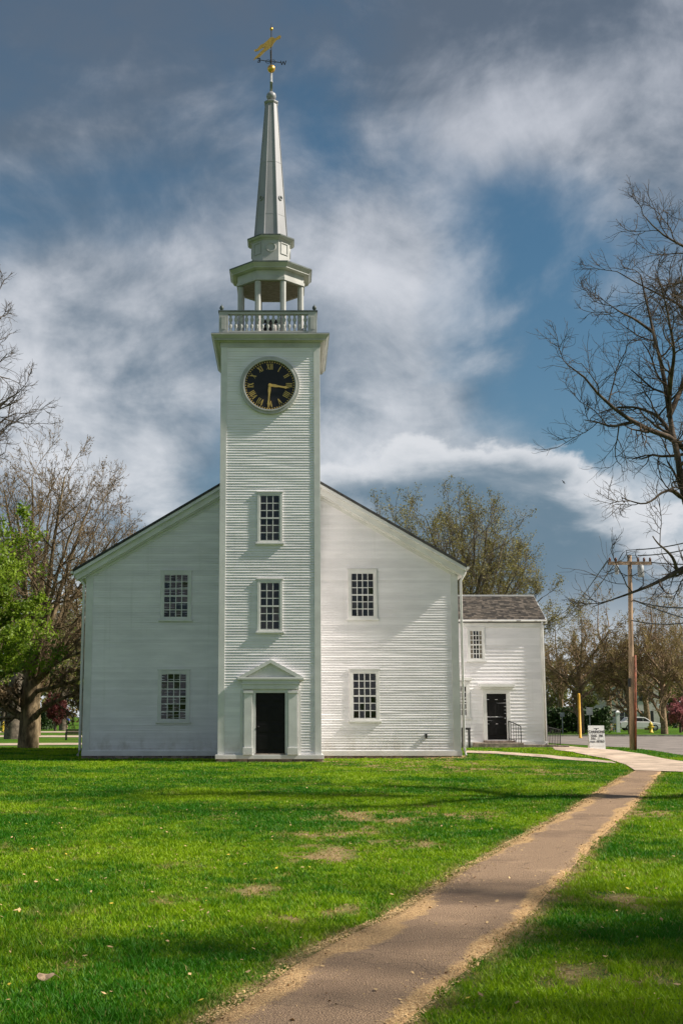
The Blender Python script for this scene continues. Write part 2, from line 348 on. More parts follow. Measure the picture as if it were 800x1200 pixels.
xs = np.concatenate([[-6000, -2000, -600, -200, -80, -40], np.arange(-24, 24.01, 0.3), [40, 80, 200, 600, 2000, 6000]])
ys = np.concatenate([[-3000, -800, -200, -60, -20, -5], np.arange(2, 72.01, 0.3), [80, 100, 140, 200, 400, 900, 2500, 7000]])
gx, gy = np.meshgrid(xs, ys); gz = H(gx, gy) + 0.02 * (fbm(gx * 0.5, gy * 0.5, 5, 2) - 0.5) * ((np.abs(gx) < 24) & (gy > 2) & (gy < 44)) - 0.006
nx, ny = len(xs), len(ys); ii = np.arange(nx * ny).reshape(ny, nx)
q = np.stack([ii[:-1, :-1], ii[:-1, 1:], ii[1:, 1:], ii[1:, :-1]], -1).reshape(-1, 4)
me = np_mesh('lawn', np.stack([gx, gy, gz], -1).reshape(-1, 3), [q], True)
at = me.attributes.new('dry', 'FLOAT', 'POINT'); at.data.foreach_set('value', dryness(gx.ravel(), gy.ravel()).astype(np.float32))
m = bpy.data.materials.new('lawn_turf'); m.use_nodes = True; t = m.node_tree; b = t.nodes['Principled BSDF']; b.inputs['Roughness'].default_value = 0.95; b.inputs['Specular IOR Level'].default_value = 0.1
co = N(t, 'ShaderNodeTexCoord').outputs['Object']; a = N(t, 'ShaderNodeAttribute', attribute_name='dry').outputs['Fac']
g1 = mixc(t, smooth(t, noise(t, co, 0.6, 5), 0.35, 0.65), (0.045, 0.145, 0.006), (0.14, 0.24, 0.009))
g1 = mixc(t, smooth(t, noise(t, co, 14, 5, 0.7), 0.3, 0.7), g1, (0.035, 0.075, 0.010))
s1 = mixc(t, smooth(t, noise(t, co, 22, 4, 0.7), 0.35, 0.65), (0.40, 0.29, 0.14), (0.20, 0.14, 0.07))
t.links.new(mixc(t, a, g1, s1), b.inputs['Base Color'])
bn = N(t, 'ShaderNodeBump'); bn.inputs['Strength'].default_value = 0.8; bn.inputs['Distance'].default_value = 0.05; t.links.new(noise(t, co, 18, 4, 0.7), bn.inputs['Height']); t.links.new(bn.outputs[0], b.inputs['Normal'])
me.materials.append(m); M['turf'] = m
lawn = link(bpy.data.objects.new('lawn', me)); tag(lawn, kind='structure')

# path strip, with its own sandy margins as wear
py_ = np.concatenate([np.linspace(-4, 6.5, 20), np.linspace(6.7, PATH_END, 170)]); lx, rx = path_x(py_)
uu = np.linspace(-0.03, 1.03, 27); PXs = lx[:, None] + (rx - lx)[:, None] * uu[None, :]; PYs = np.repeat(py_[:, None], 27, 1)
PXs = PXs + ((uu < 0) | (uu > 1))[None, :] * (fbm(PYs * 3, PXs * 0 + 7, 4, 3) - 0.5) * 0.25
PZs = -0.022 + 0.05 * sst(np.minimum(np.clip(uu + 0.03, 0, 1), np.clip(1.03 - uu, 0, 1)) / 0.12)[None, :] + 0.012 * (fbm(PXs * 3, PYs * 3, 2, 3) - 0.5)
ii = np.arange(PXs.size).reshape(PXs.shape); q = np.stack([ii[:-1, :-1], ii[:-1, 1:], ii[1:, 1:], ii[1:, :-1]], -1).reshape(-1, 4)
me = np_mesh('footpath', np.stack([PXs, PYs, PZs], -1).reshape(-1, 3), [q], True)
U = np.repeat(uu[None, :], len(py_), 0)
at = me.attributes.new('edge', 'FLOAT', 'POINT')
wd = (rx - lx)[:, None]; dl = U * wd; dr = (1 - U) * wd                         # left margin wider, as in the photograph
ed = np.maximum(1 - sst((dl + 0.10 - 0.40 * fbm(PYs * 1.1, PXs * 0 + 1, 8, 4) * fbm(PYs * 0.4, PXs * 0 + 3, 28, 2) * 1.7) / 0.22), 1 - sst((dr + 0.09 - 0.26 * fbm(PYs * 1.1, PXs * 0 + 5, 18, 4) * fbm(PYs * 0.5, PXs * 0 + 9, 38, 2) * 1.7) / 0.16))
at.data.foreach_set('value', np.clip(ed, 0, 1).ravel().astype(np.float32))
m = bpy.data.materials.new('worn_asphalt_path'); m.use_nodes = True; t = m.node_tree; b = t.nodes['Principled BSDF']; b.inputs['Roughness'].default_value = 0.9; b.inputs['Specular IOR Level'].default_value = 0.2
co = N(t, 'ShaderNodeTexCoord').outputs['Object']; a = N(t, 'ShaderNodeAttribute', attribute_name='edge').outputs['Fac']
nf = noise(t, co, 70, 5, 0.7); nm = noise(t, co, 1.3, 6, 0.65)
asp = mixc(t, smooth(t, nf, 0.3, 0.7), (0.19, 0.125, 0.08), (0.44, 0.30, 0.19))
asp = mixc(t, smooth(t, nm, 0.54, 0.72), asp, (0.46, 0.31, 0.19))
vor = N(t, 'ShaderNodeTexVoronoi'); vor.inputs['Scale'].default_value = 95; t.links.new(co, vor.inputs['Vector'])
snd = mixc(t, smooth(t, noise(t, co, 40, 4, 0.7), 0.3, 0.7), (0.34, 0.20, 0.09), (0.66, 0.44, 0.22))
fac = smooth(t, math_(t, 'ADD', a, math_(t, 'MULTIPLY', math_(t, 'SUBTRACT', noise(t, co, 5, 7, 0.75), 0.5), 1.9)), 0.30, 0.85)
crk = N(t, 'ShaderNodeTexVoronoi', feature='DISTANCE_TO_EDGE'); crk.inputs['Scale'].default_value = 0.55
wob = N(t, 'ShaderNodeTexNoise'); wob.inputs['Scale'].default_value = 3.0; t.links.new(co, wob.inputs['Vector']); t.links.new(vmath(t, 'ADD', co, vmath(t, 'MULTIPLY', wob.outputs['Color'], (0.5, 0.5, 0.5))), crk.inputs['Vector'])
asp = mixc(t, smooth(t, crk.outputs['Distance'], 0.003, 0.007, 0.6, 1.0), (0.10, 0.07, 0.05), asp)
stn = smooth(t, noise(t, co, 0.5, 5, 0.6), 0.50, 0.62); asp = mixc(t, math_(t, 'MULTIPLY', stn, 0.45), asp, (0.15, 0.10, 0.07))
t.links.new(mixc(t, fac, asp, snd), b.inputs['Base Color'])
bn = N(t, 'ShaderNodeBump'); bn.inputs['Strength'].default_value = 0.7; bn.inputs['Distance'].default_value = 0.015; t.links.new(math_(t, 'ADD', nf, vor.outputs['Distance']), bn.inputs['Height']); t.links.new(bn.outputs[0], b.inputs['Normal'])
me.materials.append(m); tag(link(bpy.data.objects.new('footpath', me)), kind='structure')

def sheet(name, poly, dz, mname, cut=0.6, fol=True):       # flat sheet from a polygon, following the ground
    import bmesh
    bm = bmesh.new(); bm.faces.new([bm.verts.new((x, y, 0)) for x, y in poly])
    if fol:
        for _ in range(4):
            es = [e for e in bm.edges if e.calc_length() > cut * 3]
            if es: bmesh.ops.subdivide_edges(bm, edges=es, cuts=1, use_grid_fill=True)
            bmesh.ops.triangulate(bm, faces=[f for f in bm.faces if len(f.verts) > 3])
    bmesh.ops.recalc_face_normals(bm, faces=bm.faces)
    for v in bm.verts: v.co.z = float(H(v.co.x, v.co.y)) + dz
    if bm.faces[:] and sum(f.normal.z for f in bm.faces) < 0: bmesh.ops.reverse_faces(bm, faces=bm.faces)
    me = bpy.data.meshes.new(name); bm.to_mesh(me); bm.free(); me.materials.append(M[mname])
    return tag(link(bpy.data.objects.new(name, me)), kind='structure')
sheet('gravel_drive', drive, 0.030, 'sand'); None
_a, _b = side[:5], side[5:][::-1]; _f = np.linspace(0, 4, 61); _g = np.linspace(0, 1, 7)
_A = np.stack([np.interp(_f, range(5), _a[:, k]) for k in (0, 1)], -1); _B = np.stack([np.interp(_f, range(5), _b[:, k]) for k in (0, 1)], -1)
_p = _A[:, None] * (1 - _g)[None, :, None] + _B[:, None] * _g[None, :, None]; _z = H(_p[..., 0], _p[..., 1]) + 0.035
_i = np.arange(61 * 7).reshape(61, 7); me = np_mesh('sandy_walk', np.concatenate([_p, _z[..., None]], -1).reshape(-1, 3), [np.stack([_i[:-1, :-1], _i[:-1, 1:], _i[1:, 1:], _i[1:, :-1]], -1).reshape(-1, 4)[:, ::-1]], True)
me.materials.append(M['sand']); tag(link(bpy.data.objects.new('sandy_walk', me)), kind='structure')
sheet('road', ROAD, 0.010, 'asphalt', fol=False)
sheet('park_path', np.array([G(-60, 871.5)[:2], G(96, 870.8)[:2], G(110, 870.8)[:2], G(110, 873)[:2], G(96, 873)[:2], G(-60, 874.2)[:2]]), 0.02, 'sand', fol=False)
sheet('park_road', np.array([(-90, 96), (-24, 100), (-5, 98), (-5, 107), (-22, 109), (-90, 124)]), 0.02, 'sand', fol=False)
sheet('far_park_path', np.array([(-60, 130), (0, 128), (0, 138), (-60, 142)]), 0.02, 'sand', fol=False)
MB().box(14, 62, 104.2, 104.5, 0, 0.13).build('kerb', 'kerb'); tag(bpy.data.objects['kerb'], kind='structure')
# turf strip across the road, kept as a sloping bank
bk = MB(); bk.prism_z([(14, 104.6), (62, 104.6), (62, 150), (14, 150)], 0.0, 0.11); tag(bk.build('far_verge', 'turf'), kind='structure')

# ------------------------------------------------------------------ grass blades
def blades(name, n, ylo, yhi, seed):
    r = np.random.default_rng(seed)
    k = 0.35; u = r.random(n); y = (ylo ** k + u * (yhi ** k - ylo ** k)) ** (1 / k)
    xl = -0.235 * y - 1.6; xr = 0.325 * y + 1.6; x = xl + r.random(n) * (xr - xl)
    cl = vnoise(x * 14, y * 14, 77); x = x + (r.random(n) - .5) * 0.03
    lx, rx = path_x(y); e = 0.42 * (fbm(x * 2.2, y * 2.2, 13, 4) - 0.44) + 0.05 * (r.random(n) - 0.5)
    ok = ~((x > lx + e) & (x < rx - e * 0.7) & (y < PATH_END + 0.3)) & ~inpoly(x, y, drive) & ~inpoly(x, y, ROAD) & ~inpoly(x, y, side)
    ok &= ~((x > -8.0) & (x < 6.95) & (y > 49.0)) & ~((x > -2.6) & (x < 1.45) & (y > 45.2)) & ~((x > 6.9) & (x < 12.6) & (y > 54.0))
    d = dryness(x, y); ok &= r.random(n) > d * 0.80
    x, y, d, cl = x[ok], y[ok], d[ok], cl[ok]; n = len(x)
    lush = fbm(x * 1.1, y * 0.9, 31, 3); tuft = fbm(x * 5, y * 4, 41, 2)
    h = (0.014 + 0.022 * lush + 0.035 * np.clip(tuft - 0.55, 0, 1) * 2) * (0.5 + 0.9 * r.random(n)) * (1 - 0.45 * d) * (1 + y / 90)
    w = (0.0019 + 0.00040 * y) * (0.7 + 0.6 * r.random(n))
    az = r.random(n) * 2 * np.pi; la = r.random(n) * 2 * np.pi; ln = h * (0.25 + 0.9 * r.random(n))
    z = H(x, y) - 0.004
    v = np.empty((n, 3, 3), np.float32)
    v[:, 0] = np.stack([x - w * np.cos(az), y - w * np.sin(az), z], -1); v[:, 1] = np.stack([x + w * np.cos(az), y + w * np.sin(az), z], -1)
    v[:, 2] = np.stack([x + ln * np.cos(la), y + ln * np.sin(la), z + h], -1)
    me = np_mesh(name, v.reshape(-1, 3), [np.arange(3 * n).reshape(-1, 3)])
    tone = np.clip(0.48 + 1.3 * (fbm(x * 0.5, y * 0.4, 51, 4) - 0.5) + 0.35 * (r.random(n) - 0.5) + 0.5 * (tuft - 0.5) * -1, 0, 1)
    st = np.clip(d * 1.1 + (r.random(n) > 0.955) * 0.7, 0, 1) * (r.random(n) > 0.25)
    for nm, val in (('tone', tone), ('straw', st)):
        a = me.attributes.new(nm, 'FLOAT', 'FACE'); a.data.foreach_set('value', val.astype(np.float32))
    return me
m = bpy.data.materials.new('grass_blades'); m.use_nodes = True; t = m.node_tree; b = t.nodes['Principled BSDF']; b.inputs['Roughness'].default_value = 0.55; b.inputs['Specular IOR Level'].default_value = 0.25
tn = N(t, 'ShaderNodeAttribute', attribute_name='tone').outputs['Fac']; st = N(t, 'ShaderNodeAttribute', attribute_name='straw').outputs['Fac']
c = mixc(t, smooth(t, tn, 0.15, 0.85), (0.038, 0.175, 0.003), (0.29, 0.44, 0.006)); c = mixc(t, st, c, (0.42, 0.31, 0.11))
t.links.new(c, b.inputs['Base Color']); tr = N(t, 'ShaderNodeBsdfTranslucent'); t.links.new(c, tr.inputs[0]); mx = N(t, 'ShaderNodeMixShader'); mx.inputs[0].default_value = 0.4
t.links.new(b.outputs[0], mx.inputs[1]); t.links.new(tr.outputs[0], mx.inputs[2]); t.links.new(mx.outputs[0], t.nodes['Material Output'].inputs[0])
me = blades('grass', 1050000, 5.2, 66.0, 3); me.materials.append(m)
tag(link(bpy.data.objects.new('grass', me)), 'short bright green lawn grass with straw patches around the footpath', 'grass', kind='stuff')
# wood chips and grit along the path margins
def chips(n, seed):
    r = np.random.default_rng(seed); y = (6.2 ** 0.5 + r.random(n) * (34 ** 0.5 - 6.2 ** 0.5)) ** 2; lx, rx = path_x(y)
    left = r.random(n) < 0.68; off = np.abs(r.normal(0, 0.12, n)) * (0.7 + fbm(y * 0.9, y * 0, 6, 2))
    x = np.where(left, lx - 0.06 + off, rx + 0.05 - off * 0.6)
    stray = r.random(n) < 0.05; x = np.where(stray, lx + r.random(n) * (rx - lx), x)
    s = (0.0022 + 0.0052 * r.random(n) ** 3) * (1 + y / 30); a = r.random(n) * 6.28; z = np.where(off < 0.09, 0.006, 0.022) + 0.008 * r.random(n)
    asp_ = 0.3 + 0.5 * r.random(n); tx = r.normal(0, 0.35, n)
    c, s_ = np.cos(a), np.sin(a); v = np.empty((n, 4, 3))
    for k, (i, j) in enumerate(((-1, -1), (1, -1), (1, 1), (-1, 1))):
        v[:, k] = np.stack([x + s * (i * c - j * asp_ * s_), y + s * (i * s_ + j * asp_ * c), z + s * tx * i + 0.003], -1)
    return np_mesh('wood_chips', v.reshape(-1, 3), [np.arange(4 * n).reshape(-1, 4)])
me = chips(42000, 5); me.materials.append(M['chip']); tag(link(bpy.data.objects.new('wood_chips', me)), 'tan wood chips and grit strewn along the footpath margins', 'wood chips', kind='stuff')
r_ = np.random.default_rng(8); n_ = 900; yy = (6.2 ** 0.5 + r_.random(n_) * (44 ** 0.5 - 6.2 ** 0.5)) ** 2; xx = -0.24 * yy - 1 + r_.random(n_) * (0.57 * yy + 2)
def flecks(name, x, y, z, size, r, mt, lab, cat):
    n = len(x); nr = np.stack([r.normal(0, .35, n), r.normal(0, .35, n), np.ones(n)], -1); nr /= np.linalg.norm(nr, axis=1, keepdims=True); a = np.cross(nr, r.normal(0, 1, (n, 3))); a /= np.linalg.norm(a, axis=1, keepdims=True); b = np.cross(nr, a)
    s_ = (size * (0.5 + r.random(n)))[:, None]; c = np.stack([x, y, z], -1); v = np.stack([c - a * s_, c - a * s_ * .2 + b * s_ * 0.6, c + a * s_, c - a * s_ * .1 - b * s_ * 0.6], 1)
    me = np_mesh(name, v.reshape(-1, 3), [np.arange(4 * n).reshape(-1, 4)]); me.materials.append(M[mt]); tag(link(bpy.data.objects.new(name, me)), lab, cat, kind='stuff')
flecks('leaf_litter', xx, yy, 0.03 + 0.01 * r_.random(n_), 0.018, r_, 'chip', 'small dry leaf fragments scattered over the lawn', 'leaf litter')
n_ = 90; yy = (7 ** 0.5 + r_.random(n_) * (26 ** 0.5 - 7 ** 0.5)) ** 2; xx = -0.22 * yy + r_.random(n_) * 0.52 * yy; lx, rx = path_x(yy); k_ = (xx < lx - 0.1) | (xx > rx + 0.1)
flecks('dandelions', xx[k_], yy[k_], np.full(k_.sum(), 0.045), 0.016, r_, 'hydrant', 'tiny yellow dandelion flowers dotted in the lawn', 'dandelions')
# fallen leaf on the lawn
lx_, ly_, _ = G(53, 1152)
lf = MB(); ring = []
for i in range(14):
    a = 2 * math.pi * i / 14; rr = 0.05 * (1 + 0.18 * math.cos(3 * a + 0.6)); ring.append((rr * math.cos(a), 0.75 * rr * math.sin(a), 0.045 + 0.012 * math.cos(2 * a) + 0.012 * math.sin(a)))
lf.add(ring + [(0, 0, 0.045)] + [(x, y, z - 0.003) for x, y, z in ring] + [(0, 0, 0.042)], [(i, (i + 1) % 14, 14) for i in range(14)] + [(15 + (i + 1) % 14, 15 + i, 29) for i in range(14)])
lf.tube([(0.03, 0, 0.05), (0.065, 0.01, 0.045), (0.09, 0.0, 0.03)], 0.002, 5)
o = lf.build('fallen_leaf', 'dryleaf'); o.location = (lx_, ly_, 0.0); tag(o, 'curled pale brown fallen leaf lying on the lawn', 'leaf')

# ================================================================== the church
YT, TL, TR, YW = 45.4, -2.44, 1.26, 49.1
WLX, WRX, CX = -7.92, 6.82, -0.59
church = thing('church', 'tall white clapboard meetinghouse with a front clock tower and slender spire', 'church', (CX, YW, 0))
def rect(x0, x1, y0, y1, Y):
    za, zb = ZZ(y1, Y), ZZ(y0, Y); zm = (za + zb) / 2
    return PX(x0, Y, zm), PX(x1, Y, zm), za, zb
def clapboard(parent, xa0, xb0, xa1, xb1, z0, z1, Yf, wav, seed, nseg=10, proud=0.034, into=None):
    """one weatherboard: bottom edge proud of the wall, slightly wavy along its length"""
    r = np.random.default_rng(seed); mb = MB(); k = np.linspace(0, 1, nseg + 1)
    def wave(a): 
        w = np.interp(k * 6, np.arange(8), r.normal(0, 1, 8)); return w * a
    yb = Yf - proud - wave(wav) ; zb = z0 + wave(wav * 0.6); yt = Yf - 0.006
    lo = [(xa0 + (xb0 - xa0) * k[i], float(yb[i]), float(zb[i])) for i in range(nseg + 1)]
    hi = [(xa1 + (xb1 - xa1) * k[i], yt, z1 + 0.006) for i in range(nseg + 1)]
    bk = [(xa0 + (xb0 - xa0) * k[i], Yf + 0.004, float(zb[i]) + 0.002) for i in range(nseg + 1)]
    n = nseg + 1; fs = [(i, i + 1, n + i + 1, n + i) for i in range(nseg)] + [(2 * n + i, 2 * n + i + 1, i + 1, i) for i in range(nseg)]
    fs += [(2 * n, 0, n), (n - 1, 3 * n - 1, 2 * n - 1)]
    if into is not None: into.add(lo + hi + bk, fs); return None
    mb.add(lo + hi + bk, fs)
    return mb.build('clapboard', 'white', parent)
EXP = 0.098
# main wall core with gable, roof
ZTL, ZTR, ZRG = 7.37, 7.54, 12.06; XTL, XTR = -8.40, 7.14
def roof_z(x): return ZTL + (ZRG - ZTL) * (x - XTL) / (CX - XTL) if x < CX else ZTR + (ZRG - ZTR) * (XTR - x) / (XTR - CX)
def roof_x(z, left): return XTL + (z - ZTL) / (ZRG - ZTL) * (CX - XTL) if left else XTR - (z - ZTR) / (ZRG - ZTR) * (XTR - CX)
BK = 62.5
wall = MB().prism_y([(WLX, 0.0), (WRX, 0.0), (WRX, roof_z(WRX) - 0.2), (CX, ZRG - 0.25), (WLX, roof_z(WLX) - 0.2)], YW, BK).build('wall', 'white', church)
seed = 100; gable_tops = MB()
for left in (True, False):
    z = 0.30
    while True:
        z1 = z + EXP; ins = 0.40
        if left:
            a0 = max(WLX + 0.27, roof_x(z + ins, True)); a1 = max(WLX + 0.27, roof_x(z1 + ins, True)); b0 = b1 = TL + 0.02
            if a1 > b0 - 0.1: break
        else:
            b0 = min(WRX - 0.27, roof_x(z + ins, False)); b1 = min(WRX - 0.27, roof_x(z1 + ins, False)); a0 = a1 = TR - 0.02
            if b1 < a0 + 0.1: break
        wv, pd_ = (0.0024, 0.050) if left else (0.0036, 0.038)
        clapboard(wall, a0, b0, a1, b1, z, z1, YW, wv, seed, 10, pd_, gable_tops if b1 - a1 < 1.0 else None)
        seed += 1; z = z1
o = gable_tops.build('gable_top_clapboards', 'white', wall); o['kind'] = 'stuff'
for xa, xb in ((WLX, WLX + 0.27), (WRX - 0.27, WRX)):
    MB().box(xa - 0.02, xb, YW - 0.055, YW + 0.3, 0.24, 7.15).build('corner_board', 'trim', wall, bevel=0.006)
for xa, xb in ((WLX - 0.03, TL), (TR, WRX + 0.03)):
    MB().box(xa, xb, YW - 0.075, YW + 0.02, 0.10, 0.30).build('water_table', 'trim', wall, bevel=0.01)
    x = xa
    while x < xb - 0.1:                                    # rough foundation stones under the sill
        w = min(random.uniform(0.35, 0.8), xb - x)
        MB().box(x + 0.008, x + w - 0.008, YW - 0.03 - random.uniform(0, 0.03), YW + 0.2, -0.05, 0.095).build('foundation_stone', 'stone', wall, bevel=0.02); x += w
def siding_side(x, y0, y1, z0, z1, sgn, parent):           # weatherboards of a flank, too oblique to pick apart
    mb = MB(); z = z0
    while z < z1:
        mb.add([(x + sgn * 0.024, y0, z), (x + sgn * 0.024, y1, z), (x + sgn * 0.005, y1, z + EXP), (x + sgn * 0.005, y0, z + EXP), (x, y0, z), (x, y1, z)], [(0, 1, 2, 3), (4, 5, 1, 0)]); z += EXP
    o = mb.build('flank_clapboards', 'white', parent); o['kind'] = 'stuff'
siding_side(WLX, YW + 0.3, BK, 0.3, 6.9, -1, wall); siding_side(WRX, YW + 0.3, BK, 0.3, 6.9, 1, wall)
# roof slabs, rake boards, eaves
roof = MB()
for xt, zt in ((XTL, ZTL), (XTR, ZTR)):
    p = [(xt, zt), (CX, ZRG), (CX, ZRG - 0.11), (xt, zt - 0.11)]
    if xt < CX: p = p[::-1]
    roof.prism_y(p, YW - 0.46, BK + 0.4)
roof = roof.build('roof', 'roofdark', church)
for xt, zt, s in ((XTL, ZTL, 1), (XTR, ZTR, -1)):
    def par(d0, d1, inx): 
        q = [(xt + s * inx, roof_z(xt + s * inx) - d1), (CX, ZRG - d1), (CX, ZRG - d0), (xt + s * inx, roof_z(xt + s * inx) - d0)]
        return q if s > 0 else q[::-1]
    MB().prism_y(par(0.115, 0.25, 0.02), YW - 0.44, YW - 0.30).build('rake_moulding', 'trim', roof)
    MB().prism_y(par(0.25, 0.50, 0.10), YW - 0.30, YW - 0.20).build('rake_board', 'trim', roof)
    MB().prism_y(par(0.50, 0.56, 0.30), YW - 0.20, YW - 0.002).build('rake_soffit', 'trim', roof)
    MB().prism_y(par(0.56, 0.68, 0.42), YW - 0.065, YW - 0.004).build('frieze_board', 'trim', roof)
    e0, e1 = (xt + 0.02, WLX - 0.002) if s > 0 else (WRX + 0.002, xt - 0.02)
    MB().box(e0, e1, YW - 0.19, BK + 0.2, zt - 0.34, zt - 0.13).build('eave_box', 'trim', roof)
    gxm = xt - s * 0.06; MB().tube([(gxm, YW - 0.4, zt - 0.12), (gxm, BK, zt - 0.12)], 0.06, 8).build('gutter', 'trim', roof)
# downspouts
for x, zt in ((WLX - 0.10, ZTL - 0.2), (WRX + 0.12, ZTR - 0.2)):
    sgn = -1 if x < 0 else 1
    MB().tube([(x + sgn * 0.18, YW - 0.12, zt), (x + sgn * 0.16, YW - 0.12, zt - 0.12), (x, YW - 0.06, zt - 0.4), (x, YW - 0.06, 0.35), (x + sgn * 0.05, YW - 0.2, 0.12)], 0.052, 8).build('downspout', 'trim', church, True)
MB().box(5.42, 5.5, YW - 0.10, YW - 0.03, 0.78, 0.95).build('outdoor_tap', 'iron', church)

# windows ----------------------------------------------------------------------------------
PANES = {}
def pane_mesh(w, h, mname):
    k = (round(w, 2), round(h, 2), mname)
    if k not in PANES:
        me = MB().box(-w / 2, w / 2, -0.004, 0.004, -h / 2, h / 2).mesh('pane'); me.materials.append(M[mname]); PANES[k] = me
    return PANES[k]
def window(parent, px0, px1, py0, py1, Yf, cols, rows, casing=0.115, curtain=(), hide_left=None, glassm='glass'):
    x0, x1, z0, z1 = rect(px0, px1, py0, py1, Yf)
    y_c = Yf - 0.072
    fr = MB(); c = casing
    fr.box(x0, x0 + c, y_c, Yf, z0, z1).box(x1 - c, x1, y_c, Yf, z0, z1).box(x0 + c, x1 - c, y_c, Yf, z1 - c, z1).box(x0 + c, x1 - c, y_c, Yf, z0, z0 + c * 0.45)
    w = fr.build('window', 'trim', parent, bevel=0.006)
    MB().box(x0 - 0.06, x1 + 0.06, y_c - 0.035, Yf - 0.002, z0 - 0.075, z0 - 0.002).build('sill', 'trim', w, bevel=0.008)
    MB().box(x0 - 0.03, x1 + 0.03, y_c - 0.015, Yf - 0.002, z1 + 0.002, z1 + 0.05).build('drip_cap', 'trim', w, bevel=0.006)
    a, b, d, e = x0 + c, x1 - c, z0 + c * 0.45, z1 - c
    mu = MB(); t = 0.016; s = 0.035; ym = Yf - 0.062
    mu.box(a, a + s, ym, Yf - 0.03, d, e).box(b - s, b, ym, Yf - 0.03, d, e).box(a + s, b - s, ym, Yf - 0.03, e - s, e).box(a + s, b - s, ym, Yf - 0.03, d, d + s * 1.4)
    mid = (d + e) / 2; mu.box(a + s, b - s, ym - 0.006, Yf - 0.03, mid - 0.028, mid + 0.028)
    ia, ib, i0, i1 = a + s, b - s, d + s * 1.4, e - s
    pw = (ib - ia) / cols; ph = (i1 - i0) / rows
    for k in range(1, cols): mu.box(ia + k * pw - t, ia + k * pw + t, ym + 0.003, Yf - 0.031, i0, i1)
    for k in range(1, rows):
        if k * 2 != rows: mu.box(ia, ib, ym + 0.006, Yf - 0.032, i0 + k * ph - t, i0 + k * ph + t)
    mu.build('sash', 'trim', w)
    for i in range(cols):
        for j in range(rows):
            me = pane_mesh(pw - 0.01, ph - 0.01, 'curtain' if i in curtain else glassm)
            o = place('pane', me, w, (ia + (i + .5) * pw, Yf - 0.045, i0 + (j + .5) * ph))
            o.rotation_euler = (R(random.gauss(0, 1.4)), 0, R(random.gauss(0, 1.4)))
    return w
window(church, 188.5, 224.5, 669.5, 726, YW, 4, 6); window(church, 185, 222.5, 785.5, 845.5, YW, 4, 6)
window(church, 407.5, 441.5, 668, 725, YW, 4, 6); window(church, 409.5, 444.5, 785, 844.5, YW, 4, 6)

# ------------------------------------------------------------------ tower
ZTOP = 15.45
tower = MB().box(TL, TR, YT, YW + 0.6, 0.1, 15.7).build('tower_wall', 'white', church)
z = 0.30; i = 0; upper = MB()
while z < ZTOP - 0.05:
    clapboard(tower, TL + 0.215, TR - 0.215, TL + 0.215, TR - 0.215, z, z + EXP, YT, 0.0024, 900 + i, 10, 0.032, upper if z > 8.8 else None); z += EXP; i += 1
o = upper.build('upper_clapboards', 'white', tower); o['kind'] = 'stuff'
for xa, xb in ((TL - 0.02, TL + 0.215), (TR - 0.215, TR + 0.02)):
    MB().box(xa, xb, YT - 0.05, YT + 0.2, 0.26, ZTOP).build('corner_board', 'trim', tower, bevel=0.006)
    xm = TL if xa < -1 else TR; sg = -1 if xa < -1 else 1
    MB().box(min(xm, xm + sg * 0.045), max(xm, xm + sg * 0.045), YW + 0.2, YW + 0.42, 9, ZTOP).build('corner_board', 'trim', tower)
siding_side(TL, YT + 0.2, YW + 0.6, 0.3, ZTOP, -1, tower); siding_side(TR, YT + 0.2, YW + 0.6, 0.3, ZTOP, 1, tower)
MB().box(TL - 0.10, TR + 0.10, YT - 0.16, YW, 0.10, 0.255).build('water_table', 'trim', tower, bevel=0.012)
x = TL - 0.08
while x < TR:
    w = min(random.uniform(0.3, 0.7), TR + 0.08 - x)
    MB().box(x + 0.008, x + w - 0.008, YT - 0.10 - random.uniform(0, 0.04), YT + 0.2, -0.05, 0.098).build('foundation_stone', 'stone', tower, bevel=0.02); x += w
window(church, 301.5, 331, 577.5, 636, YT, 3, 6, 0.09); window(church, 301.5, 331, 679.5, 740, YT, 3, 6, 0.09)
# front door with pedimented surround
dx0, dx1, dz0, dz1 = rect(299.5, 334, 812, 884.5, YT)
sur = MB().box(dx0 - 0.12, dx0, YT - 0.10, YT, dz0, dz1 + 0.13).box(dx1, dx1 + 0.12, YT - 0.10, YT, dz0, dz1 + 0.13).box(dx0, dx1, YT - 0.10, YT, dz1, dz1 + 0.13).build('door_surround', 'trim', church, bevel=0.008)
for a, b in ((PX(286, YT, 1), dx0 - 0.122), (dx1 + 0.122, PX(348.5, YT, 1))):
    MB().box(a, b, YT - 0.15, YT, dz0 + 0.26, dz1 - 0.02).build('pilaster', 'trim', sur, bevel=0.008)
    MB().box(a - 0.04, b + 0.02, YT - 0.19, YT, dz0, dz0 + 0.258).build('pilaster_base', 'trim', sur, bevel=0.01)
    MB().box(a - 0.03, b + 0.02, YT - 0.18, YT, dz1 - 0.018, dz1 + 0.08).build('capital', 'trim', sur, bevel=0.01)
a, b = PX(284.5, YT, 2.5), PX(350.5, YT, 2.5)
MB().box(PX(281.5, YT, 1), PX(286, YT, 1) - 0.045, YT - 0.045, YT, dz0, dz1 + 0.1).build('side_casing', 'trim', sur); MB().box(PX(348.5, YT, 1) + 0.045, PX(352.5, YT, 1), YT - 0.045, YT, dz0, dz1 + 0.1).build('side_casing', 'trim', sur)
MB().box(a, b, YT - 0.16, YT, dz1 + 0.131, dz1 + 0.30).box(a - 0.03, b + 0.03, YT - 0.19, YT, dz1 + 0.301, dz1 + 0.36).box(a, b, YT - 0.17, YT, dz1 + 0.361, dz1 + 0.47).build('entablature', 'trim', sur, bevel=0.008)
pz = dz1 + 0.472; pa, pb, pc, pt = PX(278.5, YT, 3), PX(356, YT, 3), PX(317, YT, 3), ZZ(773, YT)
MB().box(pa, pb, YT - 0.235, YT, pz, pz + 0.085).build('pediment_cornice', 'trim', sur, bevel=0.008)
